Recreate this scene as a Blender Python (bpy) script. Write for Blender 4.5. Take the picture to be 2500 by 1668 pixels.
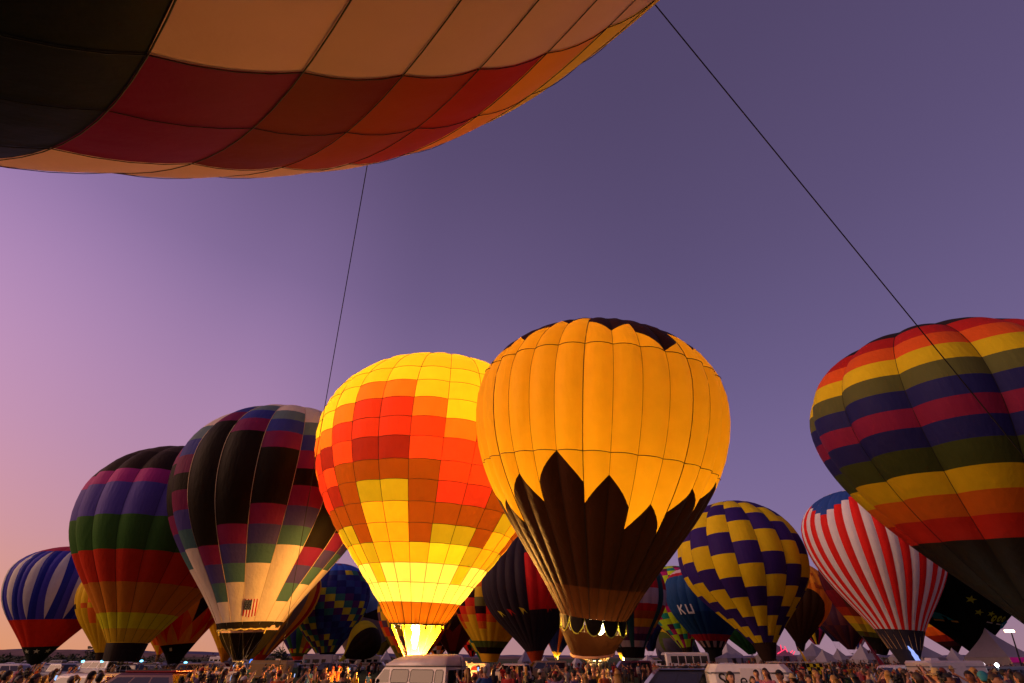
import bpy, bmesh, math, random
from mathutils import Vector, Matrix
R_=math.radians; PI=math.pi
sc=bpy.context.scene
for o in list(bpy.data.objects): bpy.data.objects.remove(o)
col=sc.collection
random.seed(7)

# ------------------------------------------------------------------ camera
FPX=1150.0; HOR=1612.0; CAM=Vector((0,0,2.1))
PITCH=math.atan((HOR-834)/FPX)
cd=bpy.data.cameras.new('camera'); cam=bpy.data.objects.new('camera',cd); col.objects.link(cam)
cam.location=CAM; cam.rotation_euler=(PI/2+PITCH,0,0)
cd.sensor_width=36; cd.lens=36*FPX/2500; cd.clip_start=.05; cd.clip_end=12000
sc.camera=cam
# ------------------------------------------------------------------ dusk sky
SUN_AZ=R_(-104); SUN_EL=R_(2.0)          # afterglow low on the left
world=bpy.data.worlds.new('World'); sc.world=world; world.use_nodes=True
def build_world():
    nt=world.node_tree; N=nt.nodes; L=nt.links; N.clear()
    out=N.new('ShaderNodeOutputWorld'); bg=N.new('ShaderNodeBackground'); L.new(bg.outputs[0],out.inputs[0])
    tc=N.new('ShaderNodeTexCoord'); sep=N.new('ShaderNodeSeparateXYZ'); L.new(tc.outputs['Generated'],sep.inputs[0])
    def math_(op,a,b=None,c=None):
        n=N.new('ShaderNodeMath'); n.operation=op
        for i,v in enumerate((a,b,c)):
            if v is None: continue
            if hasattr(v,'links'): L.new(v,n.inputs[i])
            else: n.inputs[i].default_value=v
        return n.outputs[0]
    el=math_('ARCSINE',math_('MAXIMUM',sep.outputs[2],0.0)); eln=math_('DIVIDE',el,PI/2)
    h=math_('SQRT',math_('ADD',math_('ADD',math_('MULTIPLY',sep.outputs[0],sep.outputs[0]),math_('MULTIPLY',sep.outputs[1],sep.outputs[1])),1e-5))
    dot=math_('DIVIDE',math_('ADD',math_('MULTIPLY',sep.outputs[0],math.sin(SUN_AZ)),math_('MULTIPLY',sep.outputs[1],math.cos(SUN_AZ))),h)
    ang=math_('DIVIDE',math_('ARCCOSINE',math_('MAXIMUM',math_('MINIMUM',dot,1.0),-1.0)),PI)
    def lin(c):
        c=[int(c[i:i+2],16)/255 for i in (0,2,4)]
        return tuple(x/12.92 if x<=.04045 else ((x+.055)/1.055)**2.4 for x in c)+(1,)
    def ramp(fac,stops):
        r=N.new('ShaderNodeValToRGB'); L.new(fac,r.inputs[0]); e=r.color_ramp.elements
        while len(e)<len(stops): e.new(.5)
        for i,(p,c) in enumerate(stops):
            e[i].position=p; e[i].color=lin(c) if isinstance(c,str) else (c,c,c,1)
        r.color_ramp.interpolation='B_SPLINE' if len(stops)>4 else 'EASE'
        return r.outputs[0]
    warm=ramp(eln,[(0,'f6a257'),(.035,'f0a475'),(.10,'e2a1a3'),(.19,'cf9bbb'),(.30,'bb91bf'),(.42,'8f74a8'),(.62,'5d4c72'),(1,'4a3e60')])
    cool=ramp(eln,[(0,'a67f8c'),(.06,'8b7597'),(.14,'7e6b99'),(.28,'6a5d89'),(.45,'5b4e75'),(.65,'524669'),(1,'473c5c')])
    w=ramp(ang,[(.235,1.0),(.385,.62),(.515,.22),(.735,0.0)])
    mx=N.new('ShaderNodeMix'); mx.data_type='RGBA'; L.new(w,mx.inputs[0]); L.new(cool,mx.inputs[6]); L.new(warm,mx.inputs[7])
    sky=N.new('ShaderNodeTexSky'); sky.sky_type='NISHITA'; sky.sun_disc=False; sky.sun_elevation=SUN_EL; sky.sun_rotation=SUN_AZ
    ad=N.new('ShaderNodeMix'); ad.data_type='RGBA'; ad.blend_type='ADD'; ad.inputs[0].default_value=0.004
    L.new(mx.outputs[2],ad.inputs[6]); L.new(sky.outputs[0],ad.inputs[7])
    L.new(ad.outputs[2],bg.inputs[0]); bg.inputs[1].default_value=0.98
build_world()
sd=bpy.data.lights.new('sun','SUN'); sd.energy=2.6; sd.angle=R_(45); sd.color=(1,.53,.32)
sun=bpy.data.objects.new('sun',sd); col.objects.link(sun)
sun.rotation_euler=Vector((-math.sin(SUN_AZ)*math.cos(R_(15)),-math.cos(SUN_AZ)*math.cos(R_(15)),-math.sin(R_(15)))).to_track_quat('-Z','Y').to_euler()
sc.view_settings.view_transform='Standard'; sc.view_settings.look='None'; sc.view_settings.gamma=1
sc.view_settings.exposure=0; sc.view_settings.use_curve_mapping=False
sc.render.engine='CYCLES'
cy=sc.cycles
try:
    cy.use_denoising=True; cy.denoiser='OPENIMAGEDENOISE'
    cy.max_bounces=6; cy.diffuse_bounces=3; cy.glossy_bounces=2; cy.transmission_bounces=3; cy.transparent_max_bounces=4
    cy.caustics_reflective=False; cy.caustics_refractive=False; cy.sample_clamp_indirect=6
except Exception: pass

# ------------------------------------------------------------------ helpers
def ray(px,py):
    c,s=math.cos(PITCH),math.sin(PITCH); a=(px-1250)/FPX; b=(834-py)/FPX
    return Vector((a,c-b*s,s+b*c))
def at(px,py,d):
    r=ray(px,py); return CAM+r*(d/math.hypot(r.x,r.y))
def smooth(x): x=max(0,min(1,x)); return x*x*(3-2*x)
def gz(x,y):
    d=math.hypot(x,y)
    return 2.6*smooth((d-60)/240)*smooth((x-6-.05*d)/45) + 1.2*smooth((d-150)/500)
def gat(px,d):
    p=at(px,1640,d); p.z=gz(p.x,p.y); return p
def lin(c):
    c=[int(c[i:i+2],16)/255 for i in (0,2,4)]
    return tuple(x/12.92 if x<=.04045 else ((x+.055)/1.055)**2.4 for x in c)
def tag(o,label=None,cat=None,group=None,kind=None):
    if label: o['label']=label
    if cat: o['category']=cat
    if group: o['group']=group
    if kind: o['kind']=kind
    return o
def mobj(name,verts,faces,mats,parent=None,smooth_=True,mi=None,loc=None):
    me=bpy.data.meshes.new(name); me.from_pydata([tuple(v) for v in verts],[],faces)
    for m in (mats if isinstance(mats,(list,tuple)) else [mats]): me.materials.append(m)
    n=len(me.polygons)
    if smooth_: me.polygons.foreach_set('use_smooth',[True]*n)
    if mi: me.polygons.foreach_set('material_index',mi)
    me.update()
    o=bpy.data.objects.new(name,me); col.objects.link(o)
    if parent: o.parent=parent
    if loc is not None: o.location=loc
    return o
def empty(name,loc,rz=0):
    o=bpy.data.objects.new(name,None); col.objects.link(o); o.location=loc; o.rotation_euler.z=rz; o.empty_display_size=.3; return o
class MB:
    def __init__(s): s.v=[];s.f=[];s.m=[];s.cur=0
    def add(s,v,f):
        b=len(s.v); s.v+= [Vector(p) for p in v]; s.f+=[tuple(i+b for i in q) for q in f]; s.m+=[s.cur]*len(f); return s
    def box(s,c,d,rz=0,taper=(1,1),ch=0.0):
        x,y,z=d[0]/2,d[1]/2,d[2]/2; cs,sn=math.cos(rz),math.sin(rz)
        if ch<=0:
            P=[(-x,-y,-z),(x,-y,-z),(x,y,-z),(-x,y,-z)]+[(a*taper[0],b*taper[1],z) for a,b in ((-x,-y),(x,-y),(x,y),(-x,y))]
            F=[(0,3,2,1),(4,5,6,7),(0,1,5,4),(1,2,6,5),(2,3,7,6),(3,0,4,7)]
        else:
            def ring(k,zz,tx,ty):
                X,Y=(x-k)*tx,(y-k)*ty; c=ch*.99
                return [(-X+c-k*0,-Y,zz),(X-c,-Y,zz),(X,-Y+c,zz),(X,Y-c,zz),(X-c,Y,zz),(-X+c,Y,zz),(-X,Y-c,zz),(-X,-Y+c,zz)]
            P=ring(ch*.7,-z,1,1)+ring(0,-z+ch,1,1)+ring(0,z-ch,*taper)+ring(ch*.7,z,*taper)
            F=[tuple(range(7,-1,-1)),tuple(range(24,32))]
            for r in range(3):
                for i in range(8): F.append((r*8+i,r*8+(i+1)%8,r*8+8+(i+1)%8,r*8+8+i))
        return s.add([(c[0]+a*cs-b*sn,c[1]+a*sn+b*cs,c[2]+h) for a,b,h in P],F)
    def tube(s,pts,r,n=6,cap=True):
        pts=[Vector(p) for p in pts]; rr=r if isinstance(r,(list,tuple)) else [r]*len(pts); V=[];F=[]
        for i,p in enumerate(pts):
            t=(pts[min(i+1,len(pts)-1)]-pts[max(i-1,0)]).normalized()
            h=Vector((0,0,1)) if abs(t.z)<.9 else Vector((1,0,0)); a=t.cross(h).normalized(); b=t.cross(a)
            for k in range(n):
                q=2*PI*k/n; V.append(p+(a*math.cos(q)+b*math.sin(q))*rr[i])
        for i in range(len(pts)-1):
            for k in range(n): F.append((i*n+k,i*n+(k+1)%n,(i+1)*n+(k+1)%n,(i+1)*n+k))
        if cap: F+=[tuple(range(n)),tuple(range(len(V)-1,len(V)-n-1,-1))]
        return s.add(V,F)
    def lathe(s,prof,c=(0,0,0),n=16,a0=0,a1=2*PI):
        V=[];F=[];full=abs(a1-a0-2*PI)<1e-6; m=n if full else n+1
        for r,z in prof:
            for k in range(m):
                q=a0+(a1-a0)*k/n; V.append((c[0]+r*math.cos(q),c[1]+r*math.sin(q),c[2]+z))
        for i in range(len(prof)-1):
            for k in range(n): F.append((i*m+k,i*m+(k+1)%m,(i+1)*m+(k+1)%m,(i+1)*m+k))
        return s.add(V,F)
    def wheel(s,c,r,w,n=18):   # axis along y
        V=[];F=[]
        for yy,rr in ((-w/2,r*.55),(-w/2,r*.93),(-w/2+.03,r),(w/2-.03,r),(w/2,r*.93),(w/2,r*.55)):
            for k in range(n):
                q=2*PI*k/n; V.append((c[0]+rr*math.cos(q),c[1]+yy,c[2]+rr*math.sin(q)))
        for i in range(5):
            for k in range(n): F.append((i*n+k,i*n+(k+1)%n,(i+1)*n+(k+1)%n,(i+1)*n+k))
        F+=[tuple(range(n)),tuple(range(len(V)-1,len(V)-n-1,-1))]
        return s.add(V,F)
    def sphere(s,c,r,n=10,m=7):
        V=[];F=[]
        rx,ry,rz=r if isinstance(r,(tuple,list)) else (r,r,r)
        for i in range(m+1):
            t=PI*i/m
            for k in range(n): V.append((c[0]+rx*math.sin(t)*math.cos(2*PI*k/n),c[1]+ry*math.sin(t)*math.sin(2*PI*k/n),c[2]-rz*math.cos(t)))
        for i in range(m):
            for k in range(n): F.append((i*n+k,i*n+(k+1)%n,(i+1)*n+(k+1)%n,(i+1)*n+k))
        return s.add(V,F)
    def build(s,name,mats,parent=None,smooth_=False,loc=None):
        return mobj(name,s.v,s.f,mats,parent,smooth_,s.m if isinstance(mats,(list,tuple)) else None,loc)

# ------------------------------------------------------------------ materials
MC={}
def mat(key,color,rough=.6,metal=0,spec=.4,var=.12,scale=6,bump=0,emit=None,estr=0,coat=0):
    if key in MC: return MC[key]
    m=bpy.data.materials.new(key); m.use_nodes=True; nt=m.node_tree; N=nt.nodes; L=nt.links; N.clear()
    out=N.new('ShaderNodeOutputMaterial'); p=N.new('ShaderNodeBsdfPrincipled'); L.new(p.outputs[0],out.inputs[0])
    c=lin(color) if isinstance(color,str) else color
    tc=N.new('ShaderNodeTexCoord'); nz=N.new('ShaderNodeTexNoise'); nz.inputs['Scale'].default_value=scale; nz.inputs['Detail'].default_value=5
    L.new(tc.outputs['Object'],nz.inputs[0])
    mr=N.new('ShaderNodeMapRange'); mr.inputs[3].default_value=1-var; mr.inputs[4].default_value=1+var; mr.inputs[1].default_value=.3; mr.inputs[2].default_value=.7; L.new(nz.outputs[0],mr.inputs[0])
    mu=N.new('ShaderNodeMix'); mu.data_type='RGBA'; mu.blend_type='MULTIPLY'; mu.inputs[0].default_value=1; mu.inputs[6].default_value=(*c,1)
    L.new(mr.outputs[0],mu.inputs[7]); L.new(mu.outputs[2],p.inputs['Base Color'])
    p.inputs['Roughness'].default_value=rough; p.inputs['Metallic'].default_value=metal; p.inputs['Specular IOR Level'].default_value=spec
    if coat: p.inputs['Coat Weight'].default_value=coat; p.inputs['Coat Roughness'].default_value=.08
    if bump:
        b=N.new('ShaderNodeBump'); b.inputs[0].default_value=bump; b.inputs[1].default_value=.05; L.new(nz.outputs[0],b.inputs['Height']); L.new(b.outputs[0],p.inputs['Normal'])
    if emit:
        p.inputs['Emission Color'].default_value=(*(lin(emit) if isinstance(emit,str) else emit),1); p.inputs['Emission Strength'].default_value=estr
    MC[key]=m; return m
def fabric(color,trans=.42,wr=.25,key=None,spec=.07,gain=1.85):
    k=key or ('fabric_'+color+'_%d_%d'%(int(trans*100),int(gain*100)))
    if k in MC: return MC[k]
    m=bpy.data.materials.new(k); m.use_nodes=True; nt=m.node_tree; N=nt.nodes; L=nt.links; N.clear()
    out=N.new('ShaderNodeOutputMaterial'); c=tuple(min(.8,q*gain) for q in lin(color))
    tc=N.new('ShaderNodeTexCoord'); nz=N.new('ShaderNodeTexNoise'); nz.inputs['Scale'].default_value=1.3; nz.inputs['Detail'].default_value=6
    L.new(tc.outputs['Object'],nz.inputs[0])
    mr=N.new('ShaderNodeMapRange'); mr.inputs[1].default_value=.3; mr.inputs[2].default_value=.7; mr.inputs[3].default_value=.96; mr.inputs[4].default_value=1.04; L.new(nz.outputs[0],mr.inputs[0])
    oi=N.new('ShaderNodeObjectInfo'); m2=N.new('ShaderNodeMapRange'); m2.inputs[3].default_value=.91; m2.inputs[4].default_value=1.07; L.new(oi.outputs['Random'],m2.inputs[0])
    mm=N.new('ShaderNodeMath'); mm.operation='MULTIPLY'; L.new(mr.outputs[0],mm.inputs[0]); L.new(m2.outputs[0],mm.inputs[1])
    mu=N.new('ShaderNodeMix'); mu.data_type='RGBA'; mu.blend_type='MULTIPLY'; mu.inputs[0].default_value=1; mu.inputs[6].default_value=(*c,1); L.new(mm.outputs[0],mu.inputs[7])
    # ripstop grain and soft creases running along the gores
    mp=N.new('ShaderNodeMapping'); mp.inputs['Scale'].default_value=(2.2,2.2,.55); L.new(tc.outputs['Object'],mp.inputs[0])
    n2=N.new('ShaderNodeTexNoise'); n2.inputs['Scale'].default_value=1.6; n2.inputs['Detail'].default_value=4; n2.inputs['Distortion'].default_value=.1; L.new(mp.outputs[0],n2.inputs[0])
    bp=N.new('ShaderNodeBump'); bp.inputs[0].default_value=wr; bp.inputs[1].default_value=.25; L.new(n2.outputs[0],bp.inputs['Height'])
    d=N.new('ShaderNodeBsdfPrincipled'); d.inputs['Roughness'].default_value=.55; d.inputs['Specular IOR Level'].default_value=spec
    t=N.new('ShaderNodeBsdfTranslucent'); L.new(mu.outputs[2],d.inputs[0]); L.new(mu.outputs[2],t.inputs[0])
    L.new(bp.outputs[0],d.inputs['Normal']); L.new(bp.outputs[0],t.inputs['Normal'])
    x=N.new('ShaderNodeMixShader'); x.inputs[0].default_value=trans; L.new(d.outputs[0],x.inputs[1]); L.new(t.outputs[0],x.inputs[2]); L.new(x.outputs[0],out.inputs[0])
    MC[k]=m; return m
def emis(key,color,s):
    if key in MC: return MC[key]
    m=bpy.data.materials.new(key); m.use_nodes=True; N=m.node_tree.nodes; L=m.node_tree.links; N.clear()
    o=N.new('ShaderNodeOutputMaterial'); e=N.new('ShaderNodeEmission'); e.inputs[0].default_value=(*lin(color),1)
    nz=N.new('ShaderNodeTexNoise'); nz.inputs['Scale'].default_value=3; mr=N.new('ShaderNodeMapRange'); mr.inputs[3].default_value=s*.7; mr.inputs[4].default_value=s*1.3
    L.new(nz.outputs[0],mr.inputs[0]); L.new(mr.outputs[0],e.inputs[1]); L.new(e.outputs[0],o.inputs[0]); MC[key]=m; return m
M_rope=mat('rope_black','15131a',.8); M_metal=mat('steel_tube','8a8680',.35,.9); M_wicker=mat('wicker','7a5230',.8,bump=.6,scale=40)
M_black=mat('black_nomex','0d0b0b',.8); M_tape=mat('load_tape_black','100c0a',.8); M_tapew=mat('load_tape_cream','c8b089',.7); M_leather=mat('basket_suede','3a2418',.7)
M_flame=emis('flame_yellow','ffe9b0',26); M_flameo=emis('flame_orange','ffb04a',9); M_blue=emis('flame_blue','4f8dff',1.6); M_bluew=emis('flame_blue_white','8fa4f0',1.3)

# ------------------------------------------------------------------ ground and hills
def build_ground():
    m=bpy.data.materials.new('grass_field'); m.use_nodes=True; N=m.node_tree.nodes; L=m.node_tree.links
    p=N['Principled BSDF']; p.inputs['Roughness'].default_value=.95; p.inputs['Specular IOR Level'].default_value=.1
    tc=N.new('ShaderNodeTexCoord'); a=N.new('ShaderNodeTexNoise'); a.inputs['Scale'].default_value=.18; a.inputs['Detail'].default_value=8
    b=N.new('ShaderNodeTexNoise'); b.inputs['Scale'].default_value=9; b.inputs['Detail'].default_value=6
    L.new(tc.outputs['Object'],a.inputs[0]); L.new(tc.outputs['Object'],b.inputs[0])
    r=N.new('ShaderNodeValToRGB'); e=r.color_ramp.elements; e[0].position=.35; e[0].color=(.022,.035,.010,1); e[1].position=.65; e[1].color=(.060,.075,.022,1)
    mx=N.new('ShaderNodeMath'); mx.operation='ADD'; mh=N.new('ShaderNodeMath'); mh.operation='MULTIPLY'; mh.inputs[1].default_value=.5
    L.new(a.outputs[0],mx.inputs[0]); L.new(b.outputs[0],mx.inputs[1]); L.new(mx.outputs[0],mh.inputs[0]); L.new(mh.outputs[0],r.inputs[0]); L.new(r.outputs[0],p.inputs['Base Color'])
    bp=N.new('ShaderNodeBump'); bp.inputs[0].default_value=.7; bp.inputs[1].default_value=.08; L.new(b.outputs[0],bp.inputs['Height']); L.new(bp.outputs[0],p.inputs['Normal'])
    V=[];F=[]; rs=[0,4,8,14,20,28,36,46,58,70,84,100,120,145,175,210,250,300,380,500,700,1000,1500,2200,3200,4800,7000]; n=96
    for rr in rs:
        for k in range(n):
            x,y=rr*math.cos(2*PI*k/n),rr*math.sin(2*PI*k/n); V.append((x,y,gz(x,y)))
    for i in range(len(rs)-1):
        for k in range(n): F.append((i*n+k,i*n+(k+1)%n,(i+1)*n+(k+1)%n,(i+1)*n+k))
    tag(mobj('ground',V,F,m),kind='structure')
build_ground()
def ridge(name,m,d,pts,depth,seed):
    rnd=random.Random(seed); V=[];F=[]; cols=[]
    n=170; a0,a1=-900,3400
    for i in range(n+1):
        px=a0+(a1-a0)*i/n
        for j in range(len(pts)-1):
            if pts[j][0]<=px<=pts[j+1][0]:
                t=(px-pts[j][0])/(pts[j+1][0]-pts[j][0]); y=pts[j][1]*(1-t)+pts[j+1][1]*t; break
        y+=rnd.uniform(-.9,.9)+1.2*math.sin(px*.03+seed)
        r=ray(px,1605); h=Vector((r.x,r.y,0)).normalized(); zt=ray(px,y); zt=CAM.z+zt.z/math.hypot(zt.x,zt.y)*d
        row=[]
        for k,(dd,f) in enumerate(((0,.0),(.12,.30),(.25,.62),(.36,.88),(.45,1.0),(.7,.9),(1.0,.5))):
            q=h*(d+depth*(dd-.45)); z=max(-2,zt*f*(1+(rnd.uniform(-.07,.07) if 0<k<4 else 0))) if k else -3
            row.append(len(V)); V.append((q.x,q.y,z))
        cols.append(row)
    for a,b in zip(cols,cols[1:]):
        for k in range(len(a)-1): F.append((a[k],b[k],b[k+1],a[k+1]))
    return tag(mobj(name,V,F,m),kind='structure')
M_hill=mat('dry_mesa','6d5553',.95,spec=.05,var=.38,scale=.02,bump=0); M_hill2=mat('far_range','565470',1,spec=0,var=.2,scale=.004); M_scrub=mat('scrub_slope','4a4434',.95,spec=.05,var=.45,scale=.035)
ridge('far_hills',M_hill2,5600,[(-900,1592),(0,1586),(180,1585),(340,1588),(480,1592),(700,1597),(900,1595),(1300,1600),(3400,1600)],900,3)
ridge('mesa',M_hill,3000,[(-900,1588),(0,1588),(120,1586),(260,1592),(350,1594),(470,1597),(600,1600),(760,1600),(1000,1603),(3400,1606)],1100,5)
ridge('scrub_rise',M_scrub,900,[(-900,1603),(0,1604),(300,1605),(700,1607),(1200,1608),(3400,1608)],300,9)

# ------------------------------------------------------------------ balloons
FIT={
'A': [-84.012,100.22,2.867,8.994,1.961,1.402,0.191,0.974,-0.02,-0.055] ,
'C': [-36.804,53.581,3.47,8.93,2.119,1.397,0.191,0.976,-0.01,0.019] ,
'D': [-21.219,44.46,4.586,8.82,2.059,1.317,0.277,0.809,-0.043,-0.022] ,
'E': [-6.21,36.073,4.048,9.024,2.075,1.364,0.199,0.777,0.026,-0.042] ,
'F': [3.854,25.791,3.826,6.799,2.166,1.467,0.232,0.809,0.095,-0.166] ,
'G': [32.788,33.920,3.714,9.2,2.197,1.474,0.077,0.371,0.0037,-0.117] ,
'H': [46.025,65.633,5.024,7.681,2.112,1.381,0.323,0.556,0.064,-0.036] ,
'I': [34.433,76.36,4.021,8.989,2.096,1.187,0.18,0.963,-0.012,0.042] ,
'B': [-68.71,94.9,3.169,6.859,1.954,1.37,0.161,0.836,-0.033,-0.021] ,
'L1': [-65.6,129.601,3.352,8.0,2.189,1.5,0.18,1.037,0.007,0.005] ,
'L2': [-47.256,105.711,3.012,7.947,2.091,1.391,0.219,0.943,0.059,0.024] ,
'M2': [-65.28,109.75,3.234,7.8,2.05,1.372,0.251,1.097,-0.092,-0.039] ,
'M1': [-98.149,157.135,3.359,7.5,2.162,1.5,0.064,0.883,-0.013,-0.016] ,
'N': [-66.357,175.687,3.042,7.5,1.986,1.21,0.258,0.987,-0.001,0.018] ,
'K': [-39.908,121.524,2.176,8.24,2.272,1.475,0.153,0.928,-0.077,-0.014] ,
'O': [-38.613,137.368,2.036,8.858,1.75,1.184,0.093,0.858,0.165,0.069] ,
'P': [-18.152,102.297,2.247,7.343,2.099,1.143,0.342,0.571,0.014,0.008] ,
'Q': [-33.9,115.3,2.75,3.6,2.1,1.35,0.16,1.0,0.9,-0.05] ,
'QB': [-62.09,265.947,4.108,7.0,2.118,1.473,0.195,0.946,0.051,0.016] ,
'R1': [-3.837,98.295,3.04,7.151,1.807,1.252,0.257,0.93,0.03,-0.012] ,
'R2': [-14.92,143.549,3.973,7.5,2.382,1.166,0.233,1.08,-0.004,0.008] ,
'RS': [-42.188,320.073,3.139,7.0,2.031,1.207,0.2,1.0,-0.02,-0.002] ,
'RT': [-25.595,362.173,3.989,7.0,1.887,1.3,0.179,1.319,-0.021,0.032] ,
'RG': [-9.605,202.27,1.992,7.5,2.078,1.147,0.236,0.978,0.063,-0.003] ,
'J': [3.474,83.883,3.2,7.673,2.114,1.197,0.181,0.817,-0.073,0.014] ,
'BL': [16.253,205.787,4.599,7.0,2.108,1.5,0.264,0.956,0.141,-0.007] ,
'SD': [35.62,182.132,3.98,7.5,1.958,1.192,0.214,1.058,0.105,-0.026] ,
'S': [22.037,102.757,4.046,7.5,2.119,1.296,0.317,1.107,0.015,0.004] ,
'T': [41.873,117.07,3.891,8.272,1.937,1.269,0.22,0.749,0.027,0.012] ,
'U': [41.411,133.128,4.603,8.0,2.197,1.5,0.177,0.935,-0.069,0.032] ,
'V': [65.52,197.019,1.4,7.5,2.06,1.5,0.176,0.925,-0.937,0.245] ,
'W': [70.006,135.801,5.6,7.8,2.36,1.5,0.15,0.885,0.178,-0.11] ,
'X': [114.178,196.886,7.532,5.134,1.969,1.496,0.198,1.069,0.064,-0.05] ,
'XL': [128.767,236.468,7.517,5.154,2.051,1.419,0.188,1.048,0.038,-0.009] ,
'X2': [168.136,274.603,6.513,6.974,2.045,1.256,0.263,1.145,0.05,-0.029] ,
'Y': [69.586,106.322,4.74,8.0,2.166,1.427,0.254,0.883,0.144,-0.085] ,
'Z': [132.502,168.568,3.591,7.5,2.054,1.327,0.058,0.931,-0.053,0.016] ,
'SB': [60.576,73.533,2.909,8.526,2.101,1.212,0.075,1.193,0.043,-0.024] ,
}
class Env:
    """surface of one envelope: arc position t (0 mouth .. 1 crown), angle phi in degrees"""
    def __init__(s,key=None,spec=None):
        x,y,z,R,L,he,rm,k,tx,ty=FIT[key]; s.base=Vector((x,y,z)); s.R=R
        P=[]
        n=50; p0=(rm,0); p1=(rm+(1-rm)*k*.55,he*.82*k*.55); p2=(1,he*.58); p3=(1,he)
        for i in range(n):
            t=i/(n-1); b=[(1-t)**3,3*(1-t)**2*t,3*(1-t)*t*t,t**3]
            P.append((sum(b[j]*q[0] for j,q in enumerate((p0,p1,p2,p3))),sum(b[j]*q[1] for j,q in enumerate((p0,p1,p2,p3)))))
        for i in range(1,51):
            a=PI/2*i/50; P.append((max(0,math.cos(a))**.92,he+(L-he)*math.sin(a)))
        s.finish(P,Vector((math.tan(tx),math.tan(ty),1)).normalized())
        h=Vector((0,1,0)); s.u=h.cross(s.a).normalized(); s.v=s.a.cross(s.u)
        s.e=0;s.pe=0;s.bx=s.by=0;s.e3=s.p3=0
    def finish(s,P,a):
        s.a=a; s.P=[(p[0]*s.R,p[1]*s.R) for p in P]; arc=[0]
        for q,w in zip(s.P,s.P[1:]): arc.append(arc[-1]+math.hypot(w[0]-q[0],w[1]-q[1]))
        s.arc=[q/arc[-1] for q in arc]; s.len=arc[-1]
    def rh(s,t):
        t=max(0,min(1,t)); lo,hi=0,len(s.arc)-1
        while hi-lo>1:
            m=(lo+hi)//2
            if s.arc[m]<=t: lo=m
            else: hi=m
        w=(t-s.arc[lo])/max(1e-9,s.arc[hi]-s.arc[lo])
        return s.P[lo][0]*(1-w)+s.P[hi][0]*w, s.P[lo][1]*(1-w)+s.P[hi][1]*w
    def pt(s,t,ph,bul=0.0,off=0.0):
        """local position relative to base; bul = relative inward offset, off = metres outward"""
        r,h=s.rh(t); p=R_(ph)
        r=r*(1+s.e*math.cos(2*(p-s.pe))+s.e3*math.cos(3*(p-s.p3)))*(1-bul)
        q=s.u*(math.cos(p)*r)+s.v*(math.sin(p)*r)+s.a*h
        if s.bx or s.by: q=q+(s.u*s.bx+s.v*s.by)*((h/s.R)**2*s.R*.5)
        if off: q=q+s.normal(t,ph)*off
        return q
    def normal(s,t,ph):
        r0,h0=s.rh(t-.01); r1,h1=s.rh(t+.01); p=R_(ph); d=s.u*math.cos(p)+s.v*math.sin(p)
        return (d*(h1-h0)-s.a*(r1-r0)).normalized()
    def facing(s,t,ph):
        return (s.base+s.pt(t,ph)-CAM).dot(s.normal(t,ph))<0
NAMES={}
def panel(env,parent,q,m,bul,nu=5,nv=6,puff=0.0,collect=None,twist=None):
    """q: (ph0,ph1,tl0,tl1,tr0,tr1): left edge t range and right edge t range; q may also be a function (u,v)->(ph,t)"""
    V=[];F=[]
    for j in range(nv+1):
        v=j/nv
        for i in range(nu+1):
            u=i/nu
            if callable(q): ph,t=q(u,v)
            else:
                ph0,ph1,tl0,tl1,tr0,tr1=q
                t=(tl0+(tl1-tl0)*v)*(1-u)+(tr0+(tr1-tr0)*v)*u; ph=ph0+(ph1-ph0)*u
            if twist: ph=ph+twist(t)
            e=1-2*u; b=bul*(e*e) if bul else 0
            b*=min(1,t/.12+.15)*min(1,(1-t)/.10+.1)
            V.append(env.pt(t,ph,b,puff*(1-(2*v-1)**4)*(1-e**4) if puff else 0))
    w=nu+1
    for j in range(nv):
        for i in range(nu): F.append((j*w+i,j*w+i+1,(j+1)*w+i+1,(j+1)*w+i))
    if collect is not None:
        b=len(collect[0]); collect[0].extend(V); collect[1].extend(tuple(k+b for k in f) for f in F); collect[2].extend([m]*len(F)); return None
    return mobj('panel',V,F,m,parent)
def merged(name,coll,parent):
    mats=[];mi=[]
    for m in coll[2]:
        if m not in mats: mats.append(m)
        mi.append(mats.index(m))
    if coll[0]: tag(mobj(name,coll[0],coll[1],mats,parent,True,mi),kind='stuff')
def tapes(env,parent,phs,m,w=.03,rings=(),off=.02,bul=0,twist=None,t0=0,t1=.985):
    mb=MB()
    for ph in phs:
        pts=[]
        for i in range(41):
            t=t0+(t1-t0)*i/40; b=bul*min(1,t/.12+.15)*min(1,(1-t)/.10+.1)
            pts.append(env.pt(t,ph+(twist(t) if twist else 0),b,off))
        mb.tube(pts,w,3,False)
    for t,phr,bb,n in rings:
        pts=[]
        for g in range(phr[2]):
            for i in range(n):
                u=i/n; e=1-2*u; b=bb*e*e*min(1,t/.12+.15)*min(1,(1-t)/.10+.1)
                pts.append(env.pt(t,phr[0]+(g+u)*phr[1],b,off))
        pts.append(pts[0]); mb.tube(pts,w,3,False)
    tag(mb.build('seam_tape',m,parent,True),kind='stuff')
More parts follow.
